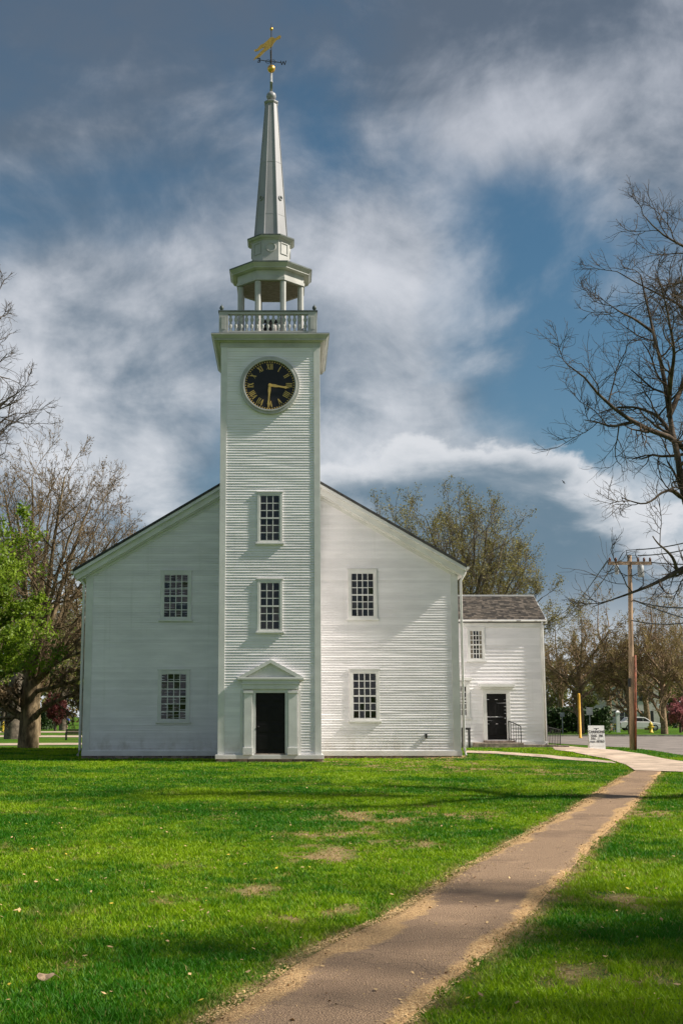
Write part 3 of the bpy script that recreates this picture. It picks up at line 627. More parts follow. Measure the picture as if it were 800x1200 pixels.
MB().prism_y([(pa + 0.12, pz + 0.086), (pb - 0.12, pz + 0.086), (pc, pt - 0.11)], YT - 0.12, YT).build('tympanum', 'trim', sur)
for s, e in ((pa, 1), (pb, -1)):
    q = [(s, pz + 0.086), (s + e * 0.28, pz + 0.086), (pc, pt - 0.13), (pc, pt)]
    MB().prism_y(q if e > 0 else q[::-1], YT - 0.225, YT).build('raking_cornice', 'trim', sur)
door = MB().box(dx0 + 0.005, dx1 - 0.005, YT - 0.04, YT, dz0 + 0.05, dz1).build('door', 'door', church)
MB().box(dx0 - 0.02, dx1 + 0.02, YT - 0.13, YT - 0.001, dz0, dz0 + 0.048).build('threshold', 'stone', door)
dm = (dx0 + dx1) / 2; hh = dz1 - dz0
for s in (-1, 1):
    for f0, f1 in ((0.86, 0.94), (0.55, 0.80), (0.36, 0.50), (0.08, 0.31)):
        xa, xb = sorted((dm + s * 0.06, dm + s * ((dx1 - dx0) / 2 - 0.09)))
        MB().frustum4(xa, xb, YT - 0.041, YT - 0.041, dz0, xa, xb, YT - 0.041, YT - 0.041, dz0) if False else MB().rings([[(xa, YT - 0.04, dz0 + f0 * hh), (xb, YT - 0.04, dz0 + f0 * hh), (xb, YT - 0.04, dz0 + f1 * hh), (xa, YT - 0.04, dz0 + f1 * hh)], [(xa + .02, YT - 0.047, dz0 + f0 * hh + .02), (xb - .02, YT - 0.047, dz0 + f0 * hh + .02), (xb - .02, YT - 0.047, dz0 + f1 * hh - .02), (xa + .02, YT - 0.047, dz0 + f1 * hh - .02)]]).build('door_panel', 'door', door)
MB().lathe([(0.0, -0.03), (0.03, -0.02), (0.035, 0), (0.03, 0.02), (0.0, 0.03)], (dx0 + 0.1, YT - 0.09, dz0 + 1.0), 8).build('door_knob', 'iron', door)
# clock
ccx, ccz = PX(316.2, YT, 14), ZZ(452.2, YT); sc = 1 / (F / (YT * CP + (ccz - EYE) * SP))
RO, RI = 34.8 * sc, 29.6 * sc
dial = MB().disc_y(ccx, ccz, RI + 0.02, YT - 0.09, YT - 0.02, 64).build('clock_dial', 'dial', church); dial['label'] = 'round black clock dial with gold numerals'
rim = MB()
for r0, r1, y0 in ((RO, RO - 0.10, YT - 0.14), (RO - 0.10, RI, YT - 0.17)): rim.disc_y(ccx, ccz, r0, y0, YT, 64, r1)
rim.build('clock_rim', 'drab', dial, bevel=0.012)
mk = MB(); ym = YT - 0.10
def cpt(ang, r): return ccx + r * math.sin(ang), ccz + r * math.cos(ang)
def bar(mb, p0, p1, w, y0, y1):
    d = Vector((p1[0] - p0[0], p1[1] - p0[1])).normalized(); n_ = Vector((-d.y, d.x)) * w / 2
    q = [(p0[0] + n_.x, p0[1] + n_.y), (p0[0] - n_.x, p0[1] - n_.y), (p1[0] - n_.x, p1[1] - n_.y), (p1[0] + n_.x, p1[1] + n_.y)]
    mb.prism_y(q, y0, y1)
for k in range(60):
    a = 2 * math.pi * k / 60; bar(mk, cpt(a, RI - 0.075), cpt(a, RI - 0.025), 0.042, ym, YT - 0.088)
o = mk.build('minute_marks', 'goldpaint', dial)
def numeral(txt, hour):
    mb = MB(); a0 = 2 * math.pi * hour / 12; r0, r1 = RI - 0.345, RI - 0.115; wd = {'I': 0.062, 'V': 0.13, 'X': 0.125}
    tot = sum(wd[c] for c in txt); u = -tot / 2; er = Vector((math.sin(a0), math.cos(a0))); et = Vector((math.cos(a0), -math.sin(a0)))
    def q(uu, f): p = er * (r0 + (r1 - r0) * f) + et * uu; return ccx + p.x, ccz + p.y
    for c in txt:
        w = wd[c]; cm = u + w / 2
        if c == 'I': bar(mb, q(cm, 0), q(cm, 1), 0.034, ym, YT - 0.088)
        if c == 'V': bar(mb, q(cm, 0), q(cm - w * 0.36, 1), 0.038, ym, YT - 0.088); bar(mb, q(cm, 0), q(cm + w * 0.36, 1), 0.018, ym - 0.001, YT - 0.088)
        if c == 'X': bar(mb, q(cm - w * 0.36, 0), q(cm + w * 0.36, 1), 0.018, ym - 0.001, YT - 0.088); bar(mb, q(cm + w * 0.36, 0), q(cm - w * 0.36, 1), 0.040, ym, YT - 0.088)
        u += w
    mb.build('numeral', 'goldpaint', dial)
for h_, tx in enumerate(['XII', 'I', 'II', 'III', 'IIII', 'V', 'VI', 'VII', 'VIII', 'IX', 'X', 'XI']): numeral(tx, h_)
def hand(name, deg, L, y0, w):
    a = R(deg); er = Vector((math.sin(a), math.cos(a))); et = Vector((math.cos(a), -math.sin(a)))
    pr_ = [(-0.06, 0.03), (0.06, 0.05), (0.18 * 1.2, 0.055), (L * 0.45, 0.03), (L * 0.72, 0.032), (L * 0.80, 0.055), (L * 0.86, 0.022), (L, 0.004)]
    pts = [(ccx + (er * l + et * q * w).x, ccz + (er * l + et * q * w).y) for l, q in pr_] + [(ccx + (er * l - et * q * w).x, ccz + (er * l - et * q * w).y) for l, q in pr_[::-1]]
    MB().prism_y(pts[::-1], y0, y0 + 0.015).build(name, 'goldpaint', dial)
hand('hour_hand', 99, RI * 0.80, YT - 0.135, 1.0); hand('minute_hand', 183.5, RI * 0.97, YT - 0.16, 0.95)
MB().disc_y(ccx, ccz, 0.05, YT - 0.17, YT - 0.09, 16).build('hand_boss', 'goldpaint', dial)
# cornice of the tower
def slab(mb, ov, z0, z1, ov1=None):
    o1 = ov if ov1 is None else ov1; b = YW + 0.6
    mb.frustum4(TL - ov, TR + ov, YT - ov, b + ov, z0, TL - o1, TR + o1, YT - o1, b + o1, z1)
cor = MB(); slab(cor, 0.055, ZTOP, 15.64); slab(cor, 0.11, 15.641, 15.68, 0.15); slab(cor, 0.26, 15.681, 15.74); slab(cor, 0.28, 15.741, 15.86, 0.37); slab(cor, 0.385, 15.861, 15.905)
cor = cor.build('tower_cornice', 'drab', church); t2 = MB(); slab(t2, 0.375, 15.906, 15.925); t2.build('flashing', 'lead', cor)
# balustrade
BX0, BX1, BY0, BY1 = -2.55, 1.18, YT + 0.02, YW + 0.5
bal = MB(); zb0, zb1 = 15.93, 16.90
for y0 in (BY0, BY1 - 0.16): bal.box(BX0 + 0.34, BX1 - 0.34, y0, y0 + 0.16, zb0 + 0.02, zb0 + 0.19).box(BX0 + 0.34, BX1 - 0.34, y0 - 0.01, y0 + 0.17, zb1 - 0.12, zb1 - 0.02)
for x0 in (BX0, BX1 - 0.16): bal.box(x0, x0 + 0.16, BY0 + 0.34, BY1 - 0.34, zb0 + 0.02, zb0 + 0.19).box(x0 - 0.01, x0 + 0.17, BY0 + 0.34, BY1 - 0.34, zb1 - 0.12, zb1 - 0.02)
bal = bal.build('balustrade', 'drab', church, bevel=0.008)
cap = MB()
for y0 in (BY0, BY1 - 0.16): cap.box(BX0 - 0.03, BX1 + 0.03, y0 - 0.04, y0 + 0.2, zb1 - 0.019, zb1 + 0.03)
for x0 in (BX0, BX1 - 0.16): cap.box(x0 - 0.03, x0 + 0.19, BY0 + 0.21, BY1 - 0.21, zb1 - 0.018, zb1 + 0.029)
cap.build('handrail', 'lead', bal)
bprof = [(0.05, 0.0), (0.05, 0.05), (0.03, 0.08), (0.068, 0.17), (0.06, 0.23), (0.028, 0.29), (0.05, 0.305), (0.028, 0.32), (0.06, 0.38), (0.068, 0.44), (0.03, 0.53), (0.05, 0.56), (0.05, 0.60)]
bme = MB().lathe([(r * 1.12, z * (zb1 - 0.12 - zb0 - 0.19) / 0.60) for r, z in bprof], (0, 0, 0), 8).mesh('baluster', True); bme.materials.append(M['drab'])
nb = 15
for k in range(nb):
    x = BX0 + 0.34 + (BX1 - BX0 - 0.68) * (k + 0.5) / nb; y = BY0 + 0.34 + (BY1 - BY0 - 0.68) * (k + 0.5) / nb
    place('baluster', bme, bal, (x, BY0 + 0.08, zb0 + 0.19)); place('baluster', bme, bal, (x, BY1 - 0.08, zb0 + 0.19))
    place('baluster', bme, bal, (BX0 + 0.08, y, zb0 + 0.19)); place('baluster', bme, bal, (BX1 - 0.08, y, zb0 + 0.19))
for x0 in (BX0, BX1 - 0.34):
    for y0 in (BY0 - 0.02, BY1 - 0.32):
        pd = MB().box(x0, x0 + 0.34, y0, y0 + 0.34, zb0, zb1 - 0.02); pd.box(x0 + 0.09, x0 + 0.25, y0 - 0.015, y0, zb0 + 0.25, zb1 - 0.22)
        pd = pd.build('pedestal', 'drab', bal, bevel=0.006)
        MB().lathe([(0.03, 0), (0.03, 0.05), (0.075, 0.10), (0.085, 0.16), (0.06, 0.22), (0.015, 0.26), (0.005, 0.31)], (x0 + (0.09 if x0 < 0 else 0.25), y0 + 0.17, zb1 + 0.03), 10).build('finial', 'lead', bal, True)
# belfry (open octagon), drum, spire
AX, AY = CX - 0.01, YT + 1.85
def octr(mb, prof, rot=22.5): return mb.lathe([(r / math.cos(R(22.5)), z) for r, z in prof], (AX, AY, 0), 8, R(rot))
AF = 1.30
ze0, ze1, ze2 = ZZ(328, AY - AF), ZZ(313.5, AY - 1.5), ZZ(305, AY - 1.62)
bel = MB(); octr(bel, [(AF, ze0 + 0.12), (AF, ze1 - 0.02)]); octr(bel, [(AF + 0.035, ze0), (AF + 0.035, ze0 + 0.119)]); bel = bel.build('belfry_entablature', 'drab', church)
e = MB(); octr(e, [(AF + 0.08, ze1 - 0.018), (AF + 0.20, ze1 + 0.02), (AF + 0.20, ze1 + 0.05), (AF + 0.29, ze1 + 0.16), (AF + 0.32, ze2 - 0.06)]); e.build('belfry_eave', 'drab', bel)
e = MB(); octr(e, [(AF + 0.325, ze2 - 0.059), (AF + 0.325, ze2 - 0.005), (0.74, ze2 + 0.34)]); e.build('belfry_roof', 'lead', bel)
e = MB(); octr(e, [(AF - 0.10, ze0 - 0.02), (AF - 0.10, ze0 - 0.004)]); e.build('belfry_ceiling', 'brownceil', bel)
for k in range(8):
    a = R(22.5 + 45 * k); r = (AF - 0.12) / math.cos(R(22.5)); pme = MB()
    q = [(AX + r * math.cos(a) + 0.115 * math.cos(R(45 * j + 22.5) ) / math.cos(R(22.5)), AY + r * math.sin(a) + 0.115 * math.sin(R(45 * j + 22.5)) / math.cos(R(22.5))) for j in range(8)]
    pme.prism_z(q, 15.93, ze0 - 0.021); c_ = pme.build('column', 'drab', bel)
    q2 = [(AX + r * math.cos(a) + 0.15 * math.cos(R(45 * j + 22.5)), AY + r * math.sin(a) + 0.15 * math.sin(R(45 * j + 22.5))) for j in range(8)]
zd0, zd1, zd2 = ze2 + 0.26, ZZ(281, AY - 0.75), ZZ(273.5, AY - 0.95)
drum = MB(); octr(drum, [(0.75, zd0), (0.75, zd1 + 0.01)]); drum = drum.build('drum', 'drab', church)
def face_pt(k, u, v, d, af):
    th = R(-90 + 45 * k); return (AX + math.cos(th) * (af + d) - math.sin(th) * u, AY + math.sin(th) * (af + d) + math.cos(th) * u, v)
zm = zd1 - 0.30; 
for k in range(8):
    if k % 2 == 0:
        ring = [[face_pt(k, rr * math.cos(2 * math.pi * i / 20), zm + rr * math.sin(2 * math.pi * i / 20), dd, 0.75) for i in range(20)] for rr, dd in ((0.215, 0.0), (0.20, 0.035), (0.165, 0.035), (0.15, 0.0))]
        MB().rings(ring, False).build('round_panel', 'drab', drum)
    else:
        mb = MB()
        for (u0, u1, v0, v1) in ((-0.2, -0.165, zm - 0.24, zm + 0.24), (0.165, 0.2, zm - 0.24, zm + 0.24), (-0.165, 0.165, zm + 0.205, zm + 0.24), (-0.165, 0.165, zm - 0.24, zm - 0.205)):
            mb.rings([[face_pt(k, u, v, dd, 0.75) for u, v in ((u0, v0), (u1, v0), (u1, v1), (u0, v1))] for dd in (0.0, 0.03)])
        mb.build('square_panel', 'drab', drum)
e = MB(); octr(e, [(0.77, zd1 + 0.011), (0.80, zd1 + 0.06), (0.88, zd1 + 0.08), (0.93, zd2 - 0.05)]); e.build('drum_cornice', 'drab', drum)
e = MB(); octr(e, [(0.935, zd2 - 0.049), (0.935, zd2), (0.66, zd2 + 0.10)]); e.build('drum_roof', 'lead', drum)
zs0, zs1 = zd2 + 0.05, ZZ(123, AY); RS0, RS1 = 0.645, 0.235
spire = MB(); octr(spire, [(RS0 + 0.03, zs0), (RS0 + 0.03, zs0 + 0.06), (RS0, zs0 + 0.061), (RS1, zs1)]); spire = spire.build('spire', 'spire', church)
for k in range(8):
    a = R(22.5 + 45 * k); p0, p1 = [(AX + r / math.cos(R(22.5)) * math.cos(a), AY + r / math.cos(R(22.5)) * math.sin(a), z) for r, z in ((RS0, zs0 + 0.06), (RS1, zs1))]
    MB().tube([p0, p1], [0.03, 0.018], 6).build('arris_rib', 'spire', spire)
for zf in (0.16, 0.55):
    rr = RS0 + (RS1 - RS0) * zf; zz = zs0 + (zs1 - zs0) * zf; e = MB(); octr(e, [(rr + 0.008, zz - 0.015), (rr + 0.008, zz + 0.015)]); e.build('seam_band', 'spire', spire)
zo = ZZ(230, AY - 0.55); ro = RS0 + (RS1 - RS0) * (zo - zs0) / (zs1 - zs0)
for k in (1, 3, 5, 7):
    ring = [[face_pt(k, rr * math.cos(2 * math.pi * i / 16), zo + rr * math.sin(2 * math.pi * i / 16), dd, ro) for i in range(16)] for rr, dd in ((0.115, -0.02), (0.10, 0.05), (0.065, 0.05), (0.05, -0.02))]
    MB().rings(ring, False).build('round_vent', 'spire', spire)
e = MB(); octr(e, [(RS1 + 0.02, zs1), (RS1 + 0.05, zs1 + 0.05), (RS1 + 0.05, zs1 + 0.10), (0.16, zs1 + 0.12), (0.15, zs1 + 0.18)]); e.build('spire_cap', 'spire', spire)
def zt_(py): return ZZ(py, AY)
bz = zt_(113); MB().lathe([(0.0, -0.20), (0.10, -0.175), (0.18, -0.10), (0.205, 0.0), (0.18, 0.10), (0.10, 0.175), (0.06, 0.19), (0.05, 0.24)], (AX, AY, bz), 16).build('ball_finial', 'spire', spire, True)
# weather vane on its rod
vane = MB().lathe([(0.058, bz + 0.2), (0.052, zt_(97)), (0.065, zt_(97)), (0.065, zt_(96)), (0.05, zt_(96)), (0.045, zt_(86))], (AX, AY, 0), 10).build('weather_vane', 'grey', church, True)
MB().lathe([(0.024, zt_(80)), (0.020, zt_(34)), (0.004, zt_(27))], (AX, AY, 0), 8).build('vane_rod', 'iron', vane)
def ball(name, py, r, m): return MB().lathe([(max(0.001, r * math.sin(math.pi * i / 10)), -r * math.cos(math.pi * i / 10)) for i in range(11)], (AX, AY, zt_(py)), 14).build(name, m, vane, True)
ball('gilded_ball', 80.7, 0.165, 'gold'); ball('gilded_ball', 34, 0.07, 'gold')
def vp(x, y): X, Z = P(285 + x / 13.33, 25 + y / 13.33, AY); return (X, Z)
bird = [(590, 230), (562, 222), (500, 270), (462, 250), (425, 252), (380, 300), (320, 350), (270, 370), (220, 432), (168, 450), (185, 472), (232, 462), (300, 415), (348, 398), (290, 462), (230, 520), (190, 560), (158, 608), (200, 582), (262, 552), (330, 482), (400, 432), (452, 392), (472, 350), (520, 292), (582, 265)]
MB().prism_y([vp(*p) for p in bird], AY - 0.02, AY + 0.02).build('swallowtail_banner', 'gold', vane)
arm = MB()
def vt(x, y): X, Z = vp(x, y); return (X, AY, Z)
arm.tube([vt(270, 605), vt(345, 618), vt(400, 628), vt(430, 625), vt(520, 635), vt(590, 645)], 0.016, 6)
for cx_ in (390, 468):
    arm.tube([vt(cx_ + 40 * math.cos(a), 628 + 26 * math.sin(a)) for a in np.linspace(0, 6.28, 13)], 0.012, 5)
c0 = vt(428, 625); arm.tube([(c0[0], AY - 0.85, c0[2]), (c0[0], AY + 0.85, c0[2])], 0.016, 6); arm.build('compass_arms', 'iron', vane)
le = MB()
for p0, p1 in (((262, 578), (262, 638)), ((220, 580), (262, 580)), ((232, 607), (262, 607)), ((220, 636), (262, 636))): bar(le, vp(*p0), vp(*p1), 0.035, AY - 0.012, AY + 0.012)
le.build('letter_e', 'iron', vane)
le = MB()
for p0, p1 in (((585, 615), (602, 680)), ((602, 680), (627, 625)), ((627, 625), (648, 680)), ((648, 680), (668, 615))): bar(le, vp(*p0), vp(*p1), 0.032, AY - 0.012, AY + 0.012)
le.build('letter_w', 'iron', vane)
# bell hung in the belfry
bl = thing('bell', 'dark bronze bell hung low inside the open belfry behind the balusters', 'bell', (AX, AY, 16.0))
MB().lathe([(0.40, 0.0), (0.41, 0.05), (0.36, 0.16), (0.33, 0.34), (0.31, 0.56), (0.27, 0.68), (0.14, 0.76), (0.001, 0.78)], (AX + 0.02, AY - 0.3, 16.16), 20).build('bell_body', 'bronze', bl, True)
MB().box(AX - 0.55, AX + 0.55, AY - 0.38, AY - 0.22, 16.93, 17.05).build('yoke', 'bronze', bl)
MB().box(AX - 0.62, AX - 0.52, AY - 0.55, AY - 0.05, 15.925, 16.9).box(AX + 0.52, AX + 0.62, AY - 0.55, AY - 0.05, 15.925, 16.9).build('bell_frame', 'bronze', bl)

# ================================================================== side wing
YA, AXL, AXR, AZ0 = 55.0, 6.90, PX(638, 55.0, 3), 0.30
wing = thing('annex', 'two storey white clapboard side wing with black door and shingle roof', 'building', (9.2, YA, 0.28))
ZE, ZR, YR = ZZ(727, YA - 0.25), ZZ(698.5, 57.6), 57.6
aw = MB().box(AXL, AXR, YA, 60.2, 0.2, ZE - 0.02).build('wall', 'white', wing)
MB().add([(AXR - 0.01, YA, ZE - 0.03), (AXR - 0.01, 60.2, ZE - 0.03), (AXR - 0.01, YR, ZR - 0.1), (AXR - 0.2, YA, ZE - 0.03), (AXR - 0.2, 60.2, ZE - 0.03), (AXR - 0.2, YR, ZR - 0.1)], [(0, 1, 2), (5, 4, 3), (0, 2, 5, 3), (2, 1, 4, 5), (1, 0, 3, 4)]).build('gable_end', 'white', wing)
z = AZ0 + 0.24; k = 0
while z < ZE - 0.30:
    clapboard(aw, AXL, AXR - 0.16, AXL, AXR - 0.16, z, z + 0.15, YA, 0.0030, 4000 + k, 8, 0.04); z += 0.15; k += 1
siding_side(AXR, YA + 0.2, 60.2, 0.5, ZE - 0.2, 1, aw)
MB().box(AXR - 0.16, AXR + 0.02, YA - 0.05, YA + 0.2, AZ0 + 0.22, ZE - 0.1).build('corner_board', 'trim', aw)
MB().box(AXL, AXR + 0.04, YA - 0.08, YA, AZ0 + 0.05, AZ0 + 0.235).build('water_table', 'trim', aw, bevel=0.01)
MB().box(AXL, AXR + 0.03, YA - 0.06, YA, ZE - 0.30, ZE - 0.12).box(AXL, AXR + 0.12, YA - 0.13, YA, ZE - 0.119, ZE - 0.02).build('eave_cornice', 'trim', wing, bevel=0.01)
MB().tube([(AXL, YA - 0.17, ZE - 0.01), (AXR + 0.14, YA - 0.17, ZE - 0.01)], 0.045, 8).build('gutter', 'trim', wing)
XR2 = AXR + 0.13
ar = MB().add([(AXL, YA - 0.16, ZE - 0.02), (XR2, YA - 0.16, ZE - 0.02), (XR2, YR, ZR), (AXL, YR, ZR), (XR2, 60.5, ZE - 0.02), (AXL, 60.5, ZE - 0.02), (AXL, YR, ZR - 0.12), (XR2, YR, ZR - 0.12), (AXL, YA - 0.15, ZE - 0.1), (XR2, YA - 0.15, ZE - 0.1)],
              [(0, 1, 2, 3), (3, 2, 4, 5), (8, 6, 7, 9), (0, 8, 9, 1), (1, 9, 7, 2)]).build('roof', 'roofdark', wing)
# shingle courses on the front slope: each shingle a small slab with its own tone, below ten pixels so joined in one part
sh = MB(); nrow = 17; sr = random.Random(4); tones = []
for j in range(nrow):
    f0, f1 = j / nrow, (j + 1.25) / nrow; x = AXL + sr.uniform(-0.2, 0)
    while x < XR2:
        w = sr.uniform(0.10, 0.24); xa, xb = max(AXL, x + 0.004), min(XR2 + 0.01, x + w - 0.004); x += w
        if xb - xa < 0.03: continue
        up = 0.022 + sr.uniform(0, 0.012); df = sr.uniform(-0.012, 0.012)
        def sp_(f, u): return (YA - 0.18 + (YR - YA + 0.18) * f - u * 0.45, ZE - 0.02 + (ZR - ZE + 0.02) * f + u)
        (ya, za), (yb, zb) = sp_(f0 + df, up), sp_(min(f1, 1.0), 0.012); y_, z_ = sp_(f0 + df, 0)
        sh.add([(xa, ya, za), (xb, ya, za), (xb, yb, zb), (xa, yb, zb), (xa, y_, z_), (xb, y_, z_)], [(0, 1, 2, 3), (4, 5, 1, 0)]); tones += [sr.random()] * 2
o = sh.build('shingle_courses', 'shingle', ar); o['kind'] = 'stuff'
at = o.data.attributes.new('tone', 'FLOAT', 'FACE'); at.data.foreach_set('value', tones)
m = bpy.data.materials.new('weathered_shingles'); m.use_nodes = True; t = m.node_tree; b = t.nodes['Principled BSDF']; b.inputs['Roughness'].default_value = 0.9
tn = N(t, 'ShaderNodeAttribute', attribute_name='tone').outputs['Fac']; co = N(t, 'ShaderNodeTexCoord').outputs['Object']
c = mixc(t, smooth(t, math_(t, 'ADD', math_(t, 'MULTIPLY', tn, 0.75), math_(t, 'MULTIPLY', noise(t, vmath(t, 'MULTIPLY', co, (1, 2.5, 2.5)), 1.6, 4), 0.7)), 0.35, 1.05), (0.028, 0.023, 0.019), (0.12, 0.097, 0.077)); t.links.new(c, b.inputs['Base Color'])
o.data.materials[0] = m
MB().box(AXL, XR2 + 0.02, YR - 0.09, YR + 0.09, ZR - 0.02, ZR + 0.055).build('ridge_board', 'trim', ar)
q = [(XR2 + 0.004, YA - 0.16, ZE - 0.14), (XR2 + 0.004, YR, ZR - 0.14), (XR2 + 0.004, YR, ZR), (XR2 + 0.004, YA - 0.16, ZE - 0.02)]
MB().rings([[(x - 0.06, y, z) for x, y, z in q], [(x + 0.03, y, z) for x, y, z in q]]).build('rake_board', 'trim', ar)
MB().tube([(AXR - 0.06, YA - 0.17, ZE - 0.05), (AXR - 0.06, YA - 0.10, ZE - 0.3), (AXR - 0.06, YA - 0.10, AZ0 + 0.3), (AXR - 0.06, YA - 0.2, AZ0 + 0.12)], 0.04, 8).build('downspout', 'trim', wing, True)
window(wing, 547, 567.5, 736, 774, YA, 4, 6, 0.10, curtain=(0, 3)); 
window(wing, 529, 550, 800, 841, YA, 4, 5, 0.13)
MB().box(PX(527, YA, 3), PX(552, YA, 3), YA - 0.2, YA, ZZ(797.5, YA), ZZ(794, YA)).build('window_hood', 'trim', wing, bevel=0.01)
ax0, ax1, az0_, az1 = rect(570, 593, 813, 867.5, YA)
sur = MB().box(ax0 - 0.17, ax0, YA - 0.09, YA, az0_, az1 + 0.20).box(ax1, ax1 + 0.17, YA - 0.09, YA, az0_, az1 + 0.20).box(ax0, ax1, YA - 0.09, YA, az1, az1 + 0.20).build('door_surround', 'trim', wing, bevel=0.008)
MB().box(ax0 - 0.36, ax1 + 0.36, YA - 0.34, YA, az1 + 0.29, az1 + 0.43).box(ax0 - 0.28, ax1 + 0.28, YA - 0.2, YA, az1 + 0.201, az1 + 0.289).build('door_hood', 'trim', sur, bevel=0.012)
door = MB().box(ax0 + 0.004, ax1 - 0.004, YA - 0.04, YA, az0_ + 0.03, az1).build('door', 'door', wing)
am = (ax0 + ax1) / 2; ah = az1 - az0_
for s in (-1, 1):
    for f0, f1 in ((0.82, 0.95), (0.50, 0.79), (0.10, 0.40)):
        xa, xb = sorted((am + s * 0.045, am + s * ((ax1 - ax0) / 2 - 0.09)))
        MB().rings([[(xa, YA - 0.04, az0_ + f0 * ah), (xb, YA - 0.04, az0_ + f0 * ah), (xb, YA - 0.04, az0_ + f1 * ah), (xa, YA - 0.04, az0_ + f1 * ah)], [(xa + .03, YA - 0.048, az0_ + f0 * ah + .03), (xb - .03, YA - 0.048, az0_ + f0 * ah + .03), (xb - .03, YA - 0.048, az0_ + f1 * ah - .03), (xa + .03, YA - 0.048, az0_ + f1 * ah - .03)]]).build('door_panel', 'door', door)
MB().lathe([(0.001, -0.03), (0.03, -0.015), (0.03, 0.015), (0.001, 0.03)], (ax1 - 0.08, YA - 0.09, az0_ + 0.95), 8).build('door_knob', 'grey', door)
# stone steps, rail, ramp slab
sa, sb = PX(557, YA - 1, 0.5), PX(612, YA - 1, 0.5)
st_ = MB().box(sa, sb, YA - 1.3, YA - 0.085, 0.15, 0.50).build('door_step', 'stone', wing, bevel=0.02)
st2 = MB().box(ax0 - 0.2, ax1 + 0.25, YA - 0.7, YA - 0.086, 0.502, az0_ - 0.01).build('door_step', 'stone', wing, bevel=0.02)
x = sb + 0.01
for w in (0.9, 0.7, 0.55): MB().box(x, x + w - 0.015, YA - 0.35 - random.uniform(0, 0.05), YA - 0.085, 0.1, 0.40 + random.uniform(-0.03, 0.02)).build('foundation_stone', 'stone', wing, bevel=0.02); x += w
rl = MB(); xa, xb = ax1 + 0.06, PX(609, YA - 0.9, 0.8)
rl.tube([(xa, YA - 0.12, 1.42), (xa + 0.3, YA - 0.5, 1.28), (xb, YA - 1.1, 1.18)], 0.022, 6).tube([(xa + 0.02, YA - 0.12, 0.66), (xb - 0.2, YA - 0.9, 0.60)], 0.016, 6)
for f in np.linspace(0, 1, 6):
    rl.tube([(xa + (xb - xa) * f, YA - 0.12 - 0.98 * f, 0.5), (xa + (xb - xa) * f, YA - 0.12 - 0.98 * f, 1.40 - 0.22 * f)], 0.02 if f in (0, 1) else 0.012, 6)
tag(rl.build('handrail', 'iron'), 'slim black iron handrail beside the annex door', 'railing')
pp = MB(); x0_ = PX(549.5, 53.6, 0.6); pp.tube([(x0_, 53.6, 0.1), (x0_, 53.6, 1.12)], 0.055, 8).tube([(x0_ - 0.32, 53.6, 1.10), (x0_ + 0.06, 53.6, 1.10)], 0.05, 8).tube([(x0_ - 0.3, 53.6, 0.2), (x0_ - 0.3, 53.6, 1.08)], 0.03, 6)
tag(pp.build('standpipe', 'iron'), 'short black iron standpipe at the corner between church and annex', 'standpipe')
fx0, fx1 = PX(641, 57, 0.6), PX(656, 57, 0.6); fe = thing('iron_fence', 'low black iron railing at the right end of the annex', 'fence', (fx0, 57, 0.2))
MB().tube([(fx0, 57, 1.15), (fx1, 57, 1.02)], 0.02, 6).tube([(fx0, 57, 0.35), (fx1, 57, 0.3)], 0.016, 6).build('rail', 'iron', fe)
for f in np.linspace(0, 1, 9): MB().tube([(fx0 + (fx1 - fx0) * f, 57, 0.05), (fx0 + (fx1 - fx0) * f, 57, 1.16 - 0.13 * f)], 0.02 if f in (0, 1) else 0.012, 6).build('picket', 'iron', fe)

# ================================================================== trees
def unit(a): return a / (np.linalg.norm(a, axis=-1, keepdims=True) + 1e-9)
def tubes(pts, rad, sides):
    """pts (B,n,3), rad (B,n) -> verts, quads"""
    B, n, _ = pts.shape
    tg = np.empty_like(pts); tg[:, 1:-1] = pts[:, 2:] - pts[:, :-2]; tg[:, 0] = pts[:, 1] - pts[:, 0]; tg[:, -1] = pts[:, -1] - pts[:, -2]; tg = unit(tg)
    ref = np.where(np.abs(tg[:, :1, 2:3]) < 0.8, np.array([0, 0, 1.0]), np.array([1.0, 0, 0])); ref = np.broadcast_to(ref, tg.shape)
    u = unit(np.cross(tg, ref)); w = np.cross(tg, u)
    a = np.arange(sides) * 2 * np.pi / sides
    v = pts[:, :, None] + rad[:, :, None, None] * (np.cos(a)[None, None, :, None] * u[:, :, None] + np.sin(a)[None, None, :, None] * w[:, :, None])
    idx = np.arange(B * n * sides).reshape(B, n, sides)
    q = np.stack([idx[:, :-1], np.roll(idx, -1, 2)[:, :-1], np.roll(idx, -1, 2)[:, 1:], idx[:, 1:]], -1).reshape(-1, 4)
    return v.reshape(-1, 3), q
def grow(p, d, L, r0, r1, n, wander, trop, r, tropv=(0, 0, 1)):
    B = len(p); pts = np.empty((B, n + 1, 3)); pts[:, 0] = p; d = unit(d)
    for k in range(n):
        d = unit(d + r.normal(0, wander, (B, 3)) + np.asarray(tropv) * trop); pts[:, k + 1] = pts[:, k] + d * (L / n)[:, None]
    rad = r0[:, None] + (r1 - r0)[:, None] * np.linspace(0, 1, n + 1)[None, :]
    return pts, rad
